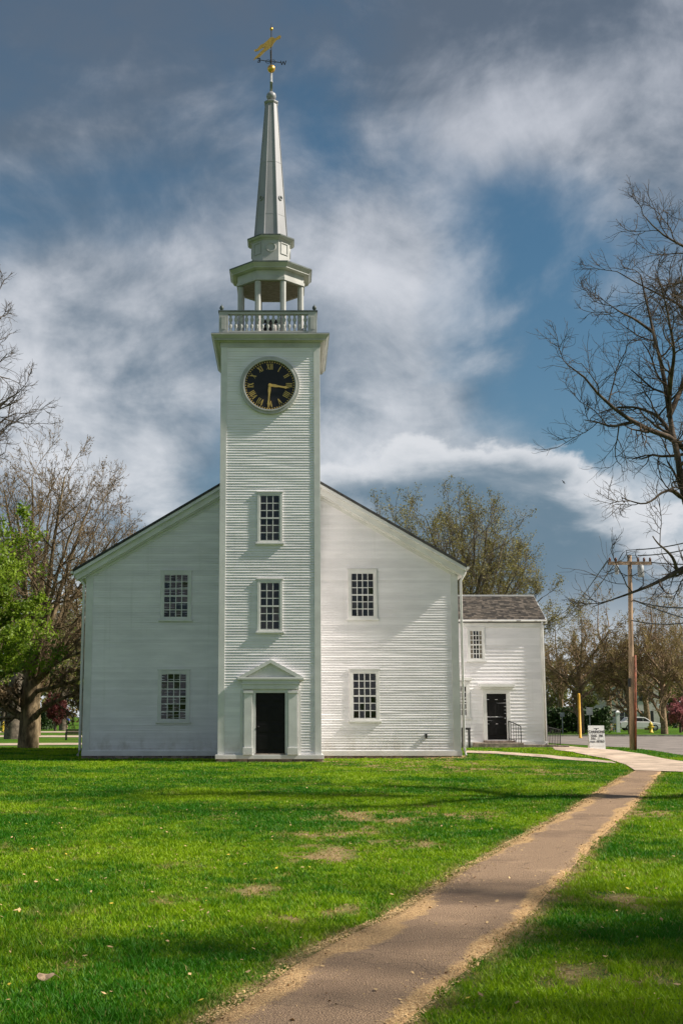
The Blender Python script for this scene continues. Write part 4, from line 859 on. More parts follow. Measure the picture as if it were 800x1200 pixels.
def spawn(pts, rad, L, K, tmin, ang, ratio, rr, r, flat=0.0, tip=True, rmin=0.004):
    B, n1, _ = pts.shape; n = n1 - 1
    tt = tmin + (1 - tmin) * (np.arange(K)[None, :] + r.random((B, K))) / K
    if tip: tt[:, -1] = 0.999
    f = tt * n; i = np.minimum(f.astype(int), n - 1); fr = (f - i)[..., None]; bi = np.arange(B)[:, None]
    p = pts[bi, i] * (1 - fr) + pts[bi, i + 1] * fr; d = unit(pts[bi, i + 1] - pts[bi, i])
    ref = unit(r.normal(0, 1, (B, K, 3)) * np.array([1, 1, 1 - flat])); side = unit(ref - (ref * d).sum(-1, keepdims=True) * d)
    a = R(1) * ang * (0.6 + 0.8 * r.random((B, K, 1)))
    if tip: a[:, -1] *= 0.4
    nd = unit(np.cos(a) * d + np.sin(a) * side)
    Lc = L[:, None] * ratio * (1.15 - 0.55 * tt) * (0.65 + 0.7 * r.random((B, K)))
    rc = np.maximum((rad[bi, i] * (1 - fr[..., 0]) + rad[bi, i + 1] * fr[..., 0]) * rr, rmin)
    return p.reshape(-1, 3), nd.reshape(-1, 3), Lc.ravel(), rc.ravel()
def leaves(c, size, r, up=0.3):
    n = len(c); nr = unit(r.normal(0, 1, (n, 3)) + np.array([0, 0, up])); a = unit(np.cross(nr, r.normal(0, 1, (n, 3)))); b = np.cross(nr, a)
    s = size * (0.5 + r.random(n))[:, None]
    v = np.stack([c - a * s, c + b * s * 0.55, c + a * s, c - b * s * 0.55], 1)
    return v.reshape(-1, 3), np.arange(4 * n).reshape(-1, 4)
def tree_meshes(limbs, levels, seed, sides=(9, 6, 5, 3, 3, 3), leaf=None, flat=0.0):
    """limbs: list of (polyline, r_start, r_end). levels: dicts for each further generation. Returns trunk, crown and leaf meshes."""
    r = np.random.default_rng(seed); V, Q, k = [], [], 0
    n = 14; P0, R0, L0 = [], [], []
    dens = np.array([l[3] if len(l) > 3 else 1.0 for l in limbs])
    for pl_, ra, rb in [l[:3] for l in limbs]:
        pl_ = np.array(pl_, float); s = np.concatenate([[0], np.cumsum(np.linalg.norm(np.diff(pl_, axis=0), axis=1))]); t_ = np.linspace(0, s[-1], n + 1)
        # smooth the polyline a little
        q_ = np.stack([np.interp(t_, s, pl_[:, j]) for j in range(3)], -1); q_[1:-1] = 0.25 * q_[:-2] + 0.5 * q_[1:-1] + 0.25 * q_[2:]
        q_[1:-1] += r.normal(0, 0.006 * s[-1] / 3, (n - 1, 3))
        P0.append(q_); R0.append(np.linspace(ra, rb, n + 1)); L0.append(s[-1])
    P0, R0, L0 = np.array(P0), np.array(R0), np.array(L0)
    tv, tq = tubes(P0, R0, sides[0])
    cur = (P0, R0, L0); crown_v, crown_q, k = [], [], 0; lv = []
    for li, lv_ in enumerate(levels):
        pts, rad, L = cur
        if lv_.get('Lmax'): L = np.minimum(L, lv_['Lmax'])
        Lo = L; L = np.maximum(L, lv_.get('Lmin', 0)); p, d, Lc, rc = spawn(pts, rad, L, lv_['K'], lv_.get('tmin', 0.25), lv_.get('ang', 45), lv_.get('ratio', 0.5), lv_.get('rr', 0.6), r, flat, True, lv_.get('rmin', 0.006))
        if lv_.get('Lref'):
            kp = r.random(len(p)) < np.repeat(np.clip(Lo / lv_['Lref'], 0.3, 1.0) * (dens if li == 0 else 1), lv_['K']); p, d, Lc, rc = p[kp], d[kp], Lc[kp], rc[kp]
        pts, rad = grow(p, d, Lc, rc, np.maximum(rc * lv_.get('taper', 0.45), lv_.get('rmin', 0.006) * 0.7), lv_.get('n', 4), lv_.get('wander', 0.18), lv_.get('trop', 0.06), r, lv_.get('tv', (0, 0, 1)))
        v, q_ = tubes(pts, rad, sides[min(li + 1, len(sides) - 1)]); crown_v.append(v); crown_q.append(q_ + k); k += len(v); cur = (pts, rad, Lc)
    res = [np_mesh('trunk', tv, [tq], True), np_mesh('crown', np.concatenate(crown_v), [np.concatenate(crown_q)])]
    if leaf:
        pts = cur[0]; B, n1, _ = pts.shape; per = leaf['n']; nb = int(B * leaf.get('keep', 1)); sel = r.permutation(B)[:nb]; pp_ = pts[sel]
        f = (0.15 + 0.85 * r.random((nb, per))) * (n1 - 1); i = np.minimum(f.astype(int), n1 - 2); fr = (f - i)[..., None]; bi = np.arange(nb)[:, None]
        c = pp_[bi, i] * (1 - fr) + pp_[bi, i + 1] * fr + r.normal(0, leaf.get('spread', 0.03), (nb, per, 3))
        v, q_ = leaves(c.reshape(-1, 3), leaf['size'], r); res.append(np_mesh('leaves', v, [q_]))
    return res
def tree_obj(name, label, meshes, loc, bark, leafm=None, rotz=0.0, scale=1.0, group=None, cat='tree', squash=1.0, twigm=None):
    o = thing(name, label, cat, loc, group); o.rotation_euler.z = rotz; o.scale = (scale, scale, scale * squash)
    for me, nm, mt in zip(meshes, ('trunk', 'crown', 'leaves'), (bark, twigm or bark, leafm)):
        if not me.materials: me.materials.append(M[mt])
        c = bpy.data.objects.new(nm, me); COL.objects.link(c); c.parent = o; WL[c.name] = Vector(loc)
    return o
def fl(base, pts):                                        # photo pixels with a depth -> points relative to the tree's foot
    res = []
    for px, py, Y in pts:
        X, Z = P(px, py, Y); res.append((X - base[0], Y - base[1], Z - base[2]))
    return res
def flare(h, r):                                          # buttressed foot of a trunk
    return None
TW = dict(n=3, wander=0.22)

# --- big maple at the left of the church
bx, by, _ = G(33, 877); base = (bx, by, 0.0); D = by
LM = [([(0, 0, -0.1), (0.02, 0, 0.5), (0.05, 0, 1.6), (0.1, 0, 3.2), (0.2, 0.1, 4.4)], 0.56, 0.42)]
fk = [(38, 795, D), (36, 812, D)]
for tip, mid, r_ in (((5, 560, D - 2), (28, 690, D - 1), 0.16), ((38, 545, D + 1), (42, 680, D), 0.19), ((70, 545, D - 1.5), (58, 680, D - 1), 0.2), ((102, 570, D + 1), (72, 690, D + 0.5), 0.2), ((135, 605, D - 1), (80, 710, D - 1), 0.17), ((150, 640, D + 1), (85, 735, D), 0.15),
                     ((-35, 600, D + 1), (10, 710, D), 0.17), ((60, 570, D + 4), (50, 690, D + 2.5), 0.17), ((20, 580, D - 4), (32, 700, D - 2.5), 0.17), ((120, 690, D - 2), (75, 760, D - 1), 0.12), ((110, 600, D + 3), (75, 710, D + 2), 0.15), ((85, 590, D - 3), (60, 700, D - 2), 0.16)):
    tip = (tip[0] + 6 * (tip[0] > 60), tip[1] + 14, tip[2]); LM.append((fl(base, [(37, 806, D), (0.5 * (37 + mid[0]) - 2, 0.5 * (806 + mid[1]) + 8, 0.5 * (D + mid[2])), mid, (0.5 * (mid[0] + tip[0]) - 1, 0.5 * (mid[1] + tip[1]), 0.5 * (mid[2] + tip[2])), tip]), r_, 0.035))
for pts_, r_ in (([(38, 846, D), (46, 834, D - .5), (62, 823, D - 1), (80, 816, D - 1.4), (98, 809, D - 1.6)], 0.17), ([(40, 812, D), (46, 809, D - .5), (62, 806, D - 1), (92, 797, D - 2), (110, 790, D - 2)], 0.14), ([(30, 830, D), (20, 821, D - .4), (6, 812, D - 1), (-14, 803, D - 2)], 0.15),
                 ([(30, 845, D), (22, 838, D), (4, 828, D - .5), (-20, 812, D - 1)], 0.16), ([(40, 800, D), (52, 785, D - 1), (75, 772, D - 2), (100, 762, D - 2)], 0.13), ([(40, 790, D), (55, 770, D + 1), (80, 750, D + 2), (105, 735, D + 2)], 0.13)):
    LM.append((fl(base, pts_), r_, 0.05))
ms = tree_meshes(LM, [dict(K=8, tmin=0.32, ang=48, ratio=0.36, rr=0.5, n=5, wander=0.16, trop=0.06, rmin=0.014), dict(K=7, ang=48, ratio=0.52, rr=0.6, n=4, wander=0.18, trop=0.06, rmin=0.010), dict(K=5, ang=46, ratio=0.58, rr=0.6, n=3, wander=0.2, trop=0.08, rmin=0.008), dict(K=3, ang=40, ratio=0.6, rr=0.7, n=2, wander=0.2, trop=0.08, rmin=0.007, tmin=0.3)], 7, sides=(12, 5, 4, 3, 3), leaf=dict(n=3, size=0.035, spread=0.02, keep=0.7))
tree_obj('maple_tree', 'large bare spreading tree with thick forked trunk left of the church', ms, base, 'bark', 'bud_red')

# --- dark bare tree standing out of frame on the right, limbs reaching in
bx = P(905, 860, 25)[0]; base = (bx, 25.0, 0.0); D = 25.0
top = (875, 560, D)
LM = [(fl(base, [(905, 932, D), (900, 860, D), (890, 760, D), (870, 690, D)]), 0.42, 0.30)]
for pts_, r_, e_ in (
    ([(872, 690, D), (830, 640, D), (806, 605, D - .2), (798, 580, D - .3), (793, 540, D - .3), (789, 515, D), (783, 488, D), (783, 458, D), (775, 430, D), (765, 390, D + .3), (756, 355, D + .5), (750, 322, D + .6)], 0.10, 0.014),
    ([(872, 690, D), (850, 590, D), (815, 535, D), (797, 518, D), (780, 511, D - .2), (755, 500, D - .4), (735, 492, D - .5), (715, 476, D - .6), (700, 464, D - .8), (688, 442, D - 1), (678, 432, D - 1), (664, 427, D - 1)], 0.12, 0.012),
    ([(788, 512, D), (772, 488, D + .4), (755, 480, D + .6), (735, 476, D + .8), (718, 478, D + 1), (702, 484, D + 1)], 0.05, 0.010),
    ([(860, 600, D), (850, 450, D + .5), (825, 375, D + .6), (800, 356, D + .8), (770, 346, D + 1), (742, 331, D + 1), (722, 318, D + 1)], 0.08, 0.010),
    ([(850, 450, D + .5), (840, 350, D), (820, 300, D - .5), (800, 286, D - .5), (781, 281, D - .5), (765, 266, D - .5), (753, 252, D - .5)], 0.07, 0.010),
    ([(798, 583, D - .3), (788, 573, D - .6), (775, 577, D - .8), (758, 591, D - 1), (742, 589, D - 1), (728, 583, D - 1)], 0.035, 0.010),
    ([(880, 740, D), (830, 668, D - 1), (800, 664, D - 2), (790, 669.5, D - 2.2), (777, 680, D - 2.4), (769, 685.5, D - 2.5), (759, 687, D - 2.5), (749, 691.5, D - 2.6), (739, 695, D - 2.6), (725, 700, D - 2.6), (710, 705, D - 2.6), (694, 711, D - 2.7)], 0.11, 0.006),
    ([(792, 667, D - 2.2), (789, 655, D - 2.3), (781, 646, D - 2.4), (769, 636, D - 2.5), (764, 628, D - 2.5)], 0.035, 0.010),
    ([(783, 470, D), (786, 440, D - .6), (790, 410, D - 1), (784, 380, D - 1.2), (778, 350, D - 1.4), (770, 325, D - 1.5)], 0.05, 0.010),
    ([(783, 488, D), (800, 450, D + .5), (812, 400, D + .8), (808, 350, D + 1), (800, 310, D + 1)], 0.06, 0.010),
    ([(740, 495, D - .5), (715, 500, D - .3), (697, 494, D), (684, 492, D + .2)], 0.035, 0.008),
    ([(765, 390, D + .3), (745, 375, D + .2), (725, 365, D), (712, 356, D - .2)], 0.035, 0.008),
    ([(850, 600, D), (900, 480, D), (930, 380, D), (950, 300, D)], 0.16, 0.02), ([(872, 690, D), (930, 580, D + 2), (980, 500, D + 3), (1010, 420, D + 3)], 0.16, 0.02), ([(872, 690, D), (880, 560, D - 3), (860, 430, D - 4), (850, 330, D - 5)], 0.15, 0.02),
    ([(872, 690, D), (900, 560, D + 3), (880, 420, D + 5), (890, 320, D + 5)], 0.15, 0.02)):
    LM.append((fl(base, pts_), r_, e_, 0.5 if pts_[0][1] > 730 or pts_[1][1] in (573, 655) else 1.0))
ms = tree_meshes(LM, [dict(K=13, tmin=0.2, ang=55, ratio=0.30, rr=0.55, n=6, wander=0.17, trop=0.05, rmin=0.009, Lmax=4.4, Lmin=3.2, Lref=5.0), dict(K=6, ang=48, ratio=0.62, rr=0.6, n=5, wander=0.18, trop=0.05, rmin=0.0065, tmin=0.15), dict(K=5, ang=44, ratio=0.62, rr=0.65, n=4, wander=0.2, trop=0.04, rmin=0.0045, tmin=0.12), dict(K=2, ang=42, ratio=0.62, rr=0.7, n=3, wander=0.2, trop=0.03, rmin=0.0032, tmin=0.15)], 21, sides=(9, 5, 4, 3, 3))
tree_obj('bare_tree', 'dark gnarled bare tree reaching in from the right edge', ms, base, 'barkdark', twigm='twigdark')

# --- bare tree out of frame on the left, twigs reaching in
bx = P(-120, 860, 32)[0]; base = (bx, 32.0, 0.0); D = 32.0
LM = [(fl(base, [(-120, 912, D), (-118, 800, D), (-112, 680, D), (-105, 600, D)]), 0.40, 0.26)]
for pts_, r_ in (([(-105, 620, D), (-70, 480, D), (-35, 400, D), (-8, 362, D), (-4, 345, D)], 0.13), ([(-105, 600, D), (-60, 500, D - 1), (-25, 440, D - 1), (-4, 412, D - 1.5)], 0.12), ([(-105, 620, D), (-50, 540, D), (-12, 490, D), (10, 466, D), (22, 460, D)], 0.12), ([(-100, 620, D), (-50, 540, D + 1), (-10, 505, D + 1), (10, 486, D + 1), (20, 484, D + 1)], 0.10),
                 ([(-112, 660, D), (-60, 580, D - 1), (-20, 530, D - 1), (2, 508, D - 1)], 0.09), ([(-105, 600, D), (-100, 450, D), (-90, 350, D), (-60, 280, D)], 0.15), ([(-105, 600, D), (-140, 450, D + 2), (-170, 350, D + 3), (-180, 280, D + 3)], 0.14), ([(-70, 480, D), (-40, 420, D + 1), (-15, 385, D + 2), (0, 374, D + 2)], 0.08)):
    LM.append((fl(base, pts_), r_, 0.015))
ms = tree_meshes(LM, [dict(K=8, tmin=0.3, ang=50, ratio=0.30, rr=0.6, n=5, wander=0.22, trop=0.06, rmin=0.010, Lmax=5.5), dict(K=6, ang=48, ratio=0.55, rr=0.62, n=4, wander=0.24, trop=0.06, rmin=0.008), dict(K=5, ang=46, ratio=0.6, rr=0.65, n=3, wander=0.24, trop=0.05, rmin=0.0055), dict(K=2, ang=46, ratio=0.6, rr=0.7, n=2, wander=0.2, rmin=0.004)], 33, sides=(9, 5, 4, 3, 3))
tree_obj('bare_tree', 'dark bare tree whose twigs reach in from the left edge against the sky', ms, base, 'barkdark', twigm='twigdark')

# --- tree standing right of the camera, out of frame: its shade lies over the near lawn and path
ms = None
LM = [([(0, 0, -0.1), (0.1, 0, 2.0), (0.2, 0, 4.0), (0.2, 0.1, 6.0)], 0.4, 0.3)]
rr_ = random.Random(3)
for k in range(14):
    a = 2.4 * k; e = rr_.uniform(2.2, 4.6); z0 = 3.6 + 0.2 * k; zt = z0 + rr_.uniform(1.5, 5.5)
    LM.append(([(0.2, 0, z0), (0.35 * e * math.cos(a), 0.35 * e * math.sin(a), z0 + 0.4 * (zt - z0)), (e * math.cos(a), e * math.sin(a), zt)], 0.13, 0.025))
ms = tree_meshes(LM, [dict(K=9, tmin=0.25, ang=46, ratio=0.42, rr=0.5, n=4, wander=0.2, trop=0.06, rmin=0.014), dict(K=6, ang=46, ratio=0.55, rr=0.6, n=3, wander=0.2, trop=0.04, rmin=0.009), dict(K=4, ang=46, ratio=0.6, rr=0.6, n=2, wander=0.2, trop=0.02, rmin=0.006)], 91, sides=(8, 4, 3, 3), leaf=dict(n=7, size=0.07, spread=0.12))
tree_obj('shade_tree', 'young leaved tree right of the footpath whose shade crosses the near lawn', ms, (12.6, 6.0, 0), 'bark', 'bud_olive')

# --- young-leaved tree behind the annex
base = (P(548, 850, 80)[0], 80.0, 0.0); D = 80.0
LM = [(fl(base, [(548, 872, D), (548, 830, D), (547, 790, D), (546, 765, D)]), 0.5, 0.40)]
for tip, mid, r_ in (((455, 612, D), (500, 700, D), 0.14), ((485, 598, D + 3), (518, 690, D + 2), 0.15), ((505, 588, D - 2), (525, 690, D - 1), 0.17), ((540, 592, D), (542, 690, D), 0.17), ((570, 600, D - 2), (560, 690, D - 1), 0.17), ((590, 612, D + 2), (572, 700, D + 1), 0.16), ((615, 645, D), (585, 715, D), 0.15), ((635, 680, D - 1), (595, 735, D - 1), 0.14),
                     ((625, 715, D + 1), (590, 755, D), 0.11), ((460, 660, D - 2), (505, 730, D - 1), 0.12), ((600, 660, D - 4), (575, 720, D - 2), 0.13), ((560, 630, D + 4), (555, 710, D + 2), 0.13), ((655, 700, D), (600, 750, D), 0.10), ((520, 620, D - 4), (532, 700, D - 2), 0.14), ((470, 610, D - 3), (512, 700, D - 2), 0.13), ((580, 605, D + 4), (565, 700, D + 2), 0.13), ((608, 630, D + 3), (580, 710, D + 1), 0.13), ((555, 592, D - 3), (552, 690, D - 2), 0.14), ((525, 590, D + 2), (535, 690, D + 1), 0.14)):
    tip = (tip[0] - 6 * (tip[0] < 520), tip[1] + 20, tip[2]); LM.append((fl(base, [(546, 768, D), (0.5 * (546 + mid[0]), 0.5 * (768 + mid[1]) + 4, D), mid, (0.5 * (mid[0] + tip[0]) + 2, 0.5 * (mid[1] + tip[1]), 0.5 * (mid[2] + tip[2])), tip]), r_, 0.03))
ms = tree_meshes(LM, [dict(K=13, tmin=0.25, ang=44, ratio=0.34, rr=0.5, n=5, wander=0.16, trop=0.10, rmin=0.018), dict(K=6, ang=42, ratio=0.52, rr=0.6, n=4, wander=0.2, trop=0.08, rmin=0.012), dict(K=5, ang=44, ratio=0.58, rr=0.6, n=3, wander=0.2, trop=0.06, rmin=0.008)], 44, sides=(9, 5, 4, 3), leaf=dict(n=8, size=0.05, spread=0.14, keep=1.0))
tree_obj('budding_tree', 'tree with sparse olive spring leaves rising behind the annex roof', ms, base, 'barkgrey', 'bud_olive')

# --- generic trees for the park and the far side of the road
def generic(seed, h, spread, nl=11, leaf=None, levels=None, trunk_r=0.4, fork=0.28, K=(8, 6, 5), rmin=0.02, droop=0.0):
    r = random.Random(seed); LM = [([(0, 0, -0.1), (r.uniform(-.1, .1), 0, h * fork * 0.5), (r.uniform(-.2, .2), r.uniform(-.2, .2), h * fork), (r.uniform(-.3, .3), r.uniform(-.3, .3), h * 0.55)], trunk_r, trunk_r * 0.55)]
    for k in range(nl):
        a = 2.4 * k + r.uniform(-.4, .4); e = spread * r.uniform(0.55, 1.0); z0 = h * (fork + (0.5 - fork) * k / nl * 1.1); zt = h * r.uniform(0.62, 1.0) if k % 3 else h * r.uniform(0.45, 0.7)
        LM.append(([(0, 0, z0), (0.3 * e * math.cos(a), 0.3 * e * math.sin(a), z0 + 0.3 * (zt - z0)), (0.65 * e * math.cos(a), 0.65 * e * math.sin(a), z0 + 0.65 * (zt - z0)), (e * math.cos(a) * (1 - 0.4 * (zt / h)), e * math.sin(a) * (1 - 0.4 * (zt / h)), zt)], trunk_r * 0.42, 0.03))
    lv = [dict(K=K[0], tmin=0.2, ang=44, ratio=0.40, rr=0.5, n=4, wander=0.18, trop=0.08 - droop, rmin=rmin), dict(K=K[1], ang=44, ratio=0.52, rr=0.6, n=3, wander=0.2, trop=0.07 - droop, rmin=rmin * 0.75), dict(K=K[2], ang=46, ratio=0.58, rr=0.6, n=2, wander=0.2, trop=0.05, rmin=rmin * 0.55)]
    return tree_meshes(LM, lv, seed, sides=(8, 4, 3, 3), leaf=leaf)
gA = generic(61, 13.0, 7.0, 12, dict(n=5, size=0.075, spread=0.12, keep=0.8), rmin=0.015)
gB = generic(62, 14.0, 6.0, 12, dict(n=3, size=0.06, spread=0.1, keep=0.6), rmin=0.015)
gC = generic(63, 11.0, 6.0, 12, dict(n=3, size=0.14, spread=0.15, keep=0.8), rmin=0.02)
gD = generic(64, 9.0, 4.5, 11, dict(n=6, size=0.17, spread=0.22, keep=1.0), rmin=0.02)
def put(ms, px, D, h_px_top, h0, name, label, bark, leafm, rot, grp):
    X = PX(px, D, 3); s = (ZZ(h_px_top, D)) / h0
    return tree_obj(name, label, ms, (X, D, 0.0), bark, leafm, rot, s, grp)
GR = 'bare trees across the road'
def cp(ms): return [m_.copy() for m_ in ms]
def remat(ms, mats):
    r_ = [m_.copy() for m_ in ms]
    for m_, x in zip(r_, mats): m_.materials.clear(); m_.materials.append(M[x])
    return r_
for ms_, px, D, top, h0, lab, rot in ((gA, 679, 113, 716, 13.0, 'bare tree with brownish buds behind the tall yellow pole', 0.3), (gB, 738, 112, 706, 14.0, 'tall bare tree with leaning trunk just behind the utility pole', 1.4), (gA, 776, 110, 716, 13.0, 'thick dark trunked bare tree between the hydrant and pink shrub', 2.6),
                                      (gB, 655, 132, 726, 14.0, 'thin bare tree just right of the annex, far across the road', 3.6), (gA, 712, 140, 735, 13.0, 'bushy bare tree behind the sandwich board sign', 4.4), (gB, 800, 128, 722, 14.0, 'bare tree cut by the right edge across the road', 5.2), (gA, 757, 145, 722, 13.0, 'bare tree behind the white house and silver car', 0.9)):
    put(ms_, px, D, top, h0, 'bare_tree', lab, 'barkmid', 'bud_brown', rot, GR)
gY = remat(gC, ('barkgrey', 'barkgrey', 'leafyel'))
for px, D, top, lab, rot in ((640, 165, 790, 'yellow green leafing tree low beside the annex corner', 0.5), (690, 160, 800, 'yellow green bush tree behind the yellow pole', 1.9), (735, 190, 785, 'pale leafing tree over the far house roof', 3.3), (790, 185, 780, 'leafing tree behind the pink shrub', 2.2)):
    put(gY, px, D, top, 11.0, 'leafing_tree', lab, 'barkgrey', 'leafyel', rot, 'leafing trees in the far distance on the right')
# left side park trees
gL1 = generic(71, 16.0, 7.5, 12, dict(n=2, size=0.12, spread=0.12, keep=0.8), trunk_r=0.75, rmin=0.022)
put(gL1, 17, 92, 640, 16.0, 'park_tree', 'thick trunked grey tree half hidden behind the big bare maple', 'barkgrey', 'leafyel', 0.4, 'park trees left of the church')
gL2 = generic(72, 14.0, 6.0, 11, dict(n=2, size=0.10, spread=0.12, keep=0.7), trunk_r=0.3, rmin=0.02)
put(gL2, 46, 106, 690, 14.0, 'park_tree', 'slender pale trunked tree just right of the big maple trunk', 'bark', 'leafyel', 1.2, 'park trees left of the church')
for px, D, top, lab, rot, ms_, lm in ((75, 150, 720, 'yellow green tree behind the cyclist', 0.8, gY, 'leafyel'), (98, 165, 735, 'yellow green tree against the left corner of the church', 2.1, gY, 'leafyel'), (5, 160, 760, 'yellow green tree at the far left edge', 3.0, gY, 'leafyel'), (60, 180, 742, 'farthest yellow green tree left of the cyclist', 4.0, gY, 'leafyel')):
    put(ms_, px, D, top, 11.0, 'leafing_tree', lab, 'barkgrey', lm, rot, 'leafing trees in the park')
gM = remat(gD, ('barkdark', 'barkdark', 'maroon')); put(gM, 66, 145, 818, 9.0, 'maroon_shrub', 'small dark maroon leaved tree behind the cyclist', 'barkdark', 'maroon', 0.3, None)
gP = remat(gD, ('barkdark', 'barkdark', 'pink')); put(gP, 795, 120, 822, 9.0, 'pink_shrub', 'pink blossoming shrub at the right edge across the road', 'barkdark', 'pink', 1.1, None)
# --- bright green maple at the left edge
base = (P(-38, 880, 58)[0], 58.0, 0.0); D = 58.0
r = random.Random(9); LM = [([(0, 0, -0.1), (0, 0, 1.2), (0.1, 0, 2.6), (0.1, 0.1, 4.0)], 0.26, 0.2)]
for k in range(16):
    a = 2.4 * k; z0 = 2.0 + 0.28 * k; zt = z0 + r.uniform(0.9, 3.2) * (1 if k < 12 else 1.4); e = r.uniform(2.1, 3.6) * (1.0 if k < 11 else 0.6)
    LM.append(([(0, 0, z0), (0.35 * e * math.cos(a), 0.35 * e * math.sin(a), z0 + 0.4 * (zt - z0)), (e * math.cos(a), e * math.sin(a), zt)], 0.09, 0.02))
ms = tree_meshes(LM, [dict(K=8, tmin=0.25, ang=46, ratio=0.45, rr=0.5, n=4, wander=0.2, trop=0.06, rmin=0.012), dict(K=6, ang=46, ratio=0.55, rr=0.6, n=3, wander=0.2, trop=0.04, rmin=0.008), dict(K=4, ang=46, ratio=0.6, rr=0.6, n=2, wander=0.2, trop=0.02, rmin=0.006)], 81, sides=(8, 4, 3, 3), leaf=dict(n=10, size=0.075, spread=0.13))
tree_obj('leafy_tree', 'small bright green leafy tree cut by the left edge before the big maple', ms, base, 'bark', 'leaf', scale=1.12)
# --- hedges and distant wood
def hedge(name, label, x0, x1, y0, y1, h, n, seed, mt, size=0.16, cat='hedge'):
    r = np.random.default_rng(seed); x = x0 + r.random(n) * (x1 - x0); y = y0 + r.random(n) * (y1 - y0); top_ = h * (0.72 + 0.4 * fbm(x * 0.35, y * 0.35, seed, 3)); z = top_ * r.random(n) ** 0.6
    v, q_ = leaves(np.stack([x, y, z], -1), size, r); me = np_mesh(name, v, [q_]); me.materials.append(M[mt]); return tag(link(bpy.data.objects.new(name, me)), label, cat)
xh = PX(640, 118, 1); hedge('hedge', 'dark evergreen hedge across the road right of the annex', xh - 3, PX(715, 118, 1), 117, 121, 2.7, 9000, 3, 'leafdark')
hedge('hedge', 'clipped green hedge beyond the park path at left', PX(42, 160, 1), PX(60, 160, 1), 158, 163, 2.6, 5000, 4, 'leafdark')
hedge('hedge', 'low dark hedge behind the parked silver car', PX(700, 172, 1), PX(830, 172, 1), 180, 184, 2.4, 7000, 6, 'leafdark')
def wood(seed, D, xa, xb, n, h):
    r = np.random.default_rng(seed); x = xa + r.random(n) * (xb - xa); y = D + r.random(n) * 22; tp = h * (0.62 + 0.5 * fbm(x * 0.09, y * 0.09, seed, 3) + 0.12 * vnoise(x * 0.6, y * 0.6, seed)); z = tp * (0.04 + 0.96 * r.random(n) ** 0.8)
    return leaves(np.stack([x, y, z], -1), 0.42, r)
v1, q1 = wood(1, 235, -160, 190, 60000, 13.0); me = np_mesh('distant_wood', v1, [q1]); me.materials.append(M['bud_brown'])
tag(link(bpy.data.objects.new('distant_wood', me)), 'hazy brown green belt of far woodland closing the horizon', 'woodland', kind='stuff')

# ================================================================== street furniture and far things
# utility pole with crossarm, street lamp, wires
px_, py__, _ = G(740.5, 879.5); PY = py__
def Q(px, py, dy=0.0): X, Z = P(px, py, PY + dy); return (X, PY + dy, Z)
pole = thing('utility_pole', 'weather-worn wooden utility pole with crossarm and street lamp by the road', 'utility pole', (px_, PY, 0))
zt0 = Q(737, 651)[2]
MB().tube([(Q(740.5, 879)[0], PY, -0.1), Q(739, 780), Q(738, 700), (Q(737, 651)[0], PY, zt0)], [0.145, 0.13, 0.11, 0.10], 12).build('post', 'polewood', pole, True)
a, b_ = Q(711, 660), Q(762, 664); MB().box(a[0], b_[0], PY - 0.20, PY - 0.13, a[2] - 0.10, a[2] + 0.06).build('crossarm', 'polewood', pole)
MB().tube([(Q(743.6, 880)[0], PY - 0.13, 0.0), (Q(743, 770)[0], PY - 0.13, Q(743, 768)[2])], 0.05, 8).build('conduit', 'rust', pole, True)
MB().box(Q(736.5, 800)[0] - 0.09, Q(736.5, 800)[0] + 0.02, PY - 0.2, PY - 0.1, Q(0, 805)[2], Q(0, 795)[2]).build('junction_box', 'iron', pole)
for px in (713, 720, 746, 753, 760):
    c = Q(px, 658); MB().lathe([(0.03, 0), (0.07, 0.04), (0.05, 0.09), (0.07, 0.13), (0.03, 0.2)], (c[0], PY - 0.165, a[2] + 0.061), 8).build('insulator', 'insul', pole, True)
c = Q(720, 664); MB().lathe([(0.09, -0.5), (0.1, -0.45), (0.1, -0.1), (0.06, -0.05)], (c[0], PY - 0.3, a[2] - 0.08), 10).build('cutout_switch', 'grey', pole)
c = Q(748, 668); MB().lathe([(0.14, -0.6), (0.16, -0.55), (0.16, -0.05), (0.1, 0)], (c[0], PY - 0.32, a[2] - 0.12), 12).build('transformer', 'grey', pole, True)
MB().tube([Q(741, 704), Q(752, 706), Q(762, 700), Q(770, 698.5), Q(776, 698.5)], 0.035, 6).build('lamp_arm', 'grey', pole)
l0, l1 = Q(775, 699), Q(789, 699.5); MB().rings([[(l0[0] + (l1[0] - l0[0]) * f, PY + w * math.cos(2 * math.pi * k / 8), l0[2] + 0.7 * w * math.sin(2 * math.pi * k / 8)) for k in range(8)] for f, w in ((0, 0.04), (0.25, 0.11), (0.7, 0.13), (1, 0.05))]).build('lamp_head', 'grey', pole, True)
MB().tube([Q(722, 668), Q(728, 672), Q(737, 676)], 0.02, 5).tube([Q(752, 668), Q(746, 672), Q(738, 676)], 0.02, 5).build('crossarm_brace', 'iron', pole)
jw = MB().tube([Q(713, 656), Q(706, 666), Q(709, 671), Q(716, 668), Q(724, 664)], 0.02, 5).tube([Q(724, 657), Q(729, 648), Q(733, 645), Q(735, 656), Q(734, 662)], 0.02, 5).tube([Q(733, 645), Q(745, 644), Q(744, 650), Q(747, 657)], 0.02, 5).tube([Q(747, 667), Q(753, 677), Q(753, 686), Q(748, 690)], 0.03, 5)
jw.build('jumper_cable', 'iron', pole)
def wire(p0, p1, sag, lab, r=0.026):
    p0, p1 = Vector(p0), Vector(p1); pts = [p0.lerp(p1, f) - Vector((0, 0, 4 * sag * f * (1 - f))) for f in np.linspace(0, 1, 15)]
    tag(MB().tube(pts, r, 4).build('power_line', 'iron'), lab, 'wire', 'wires strung from the utility pole')
def far(px, py, Y): X, Z = P(px, py, Y); return (X, Y, Z)
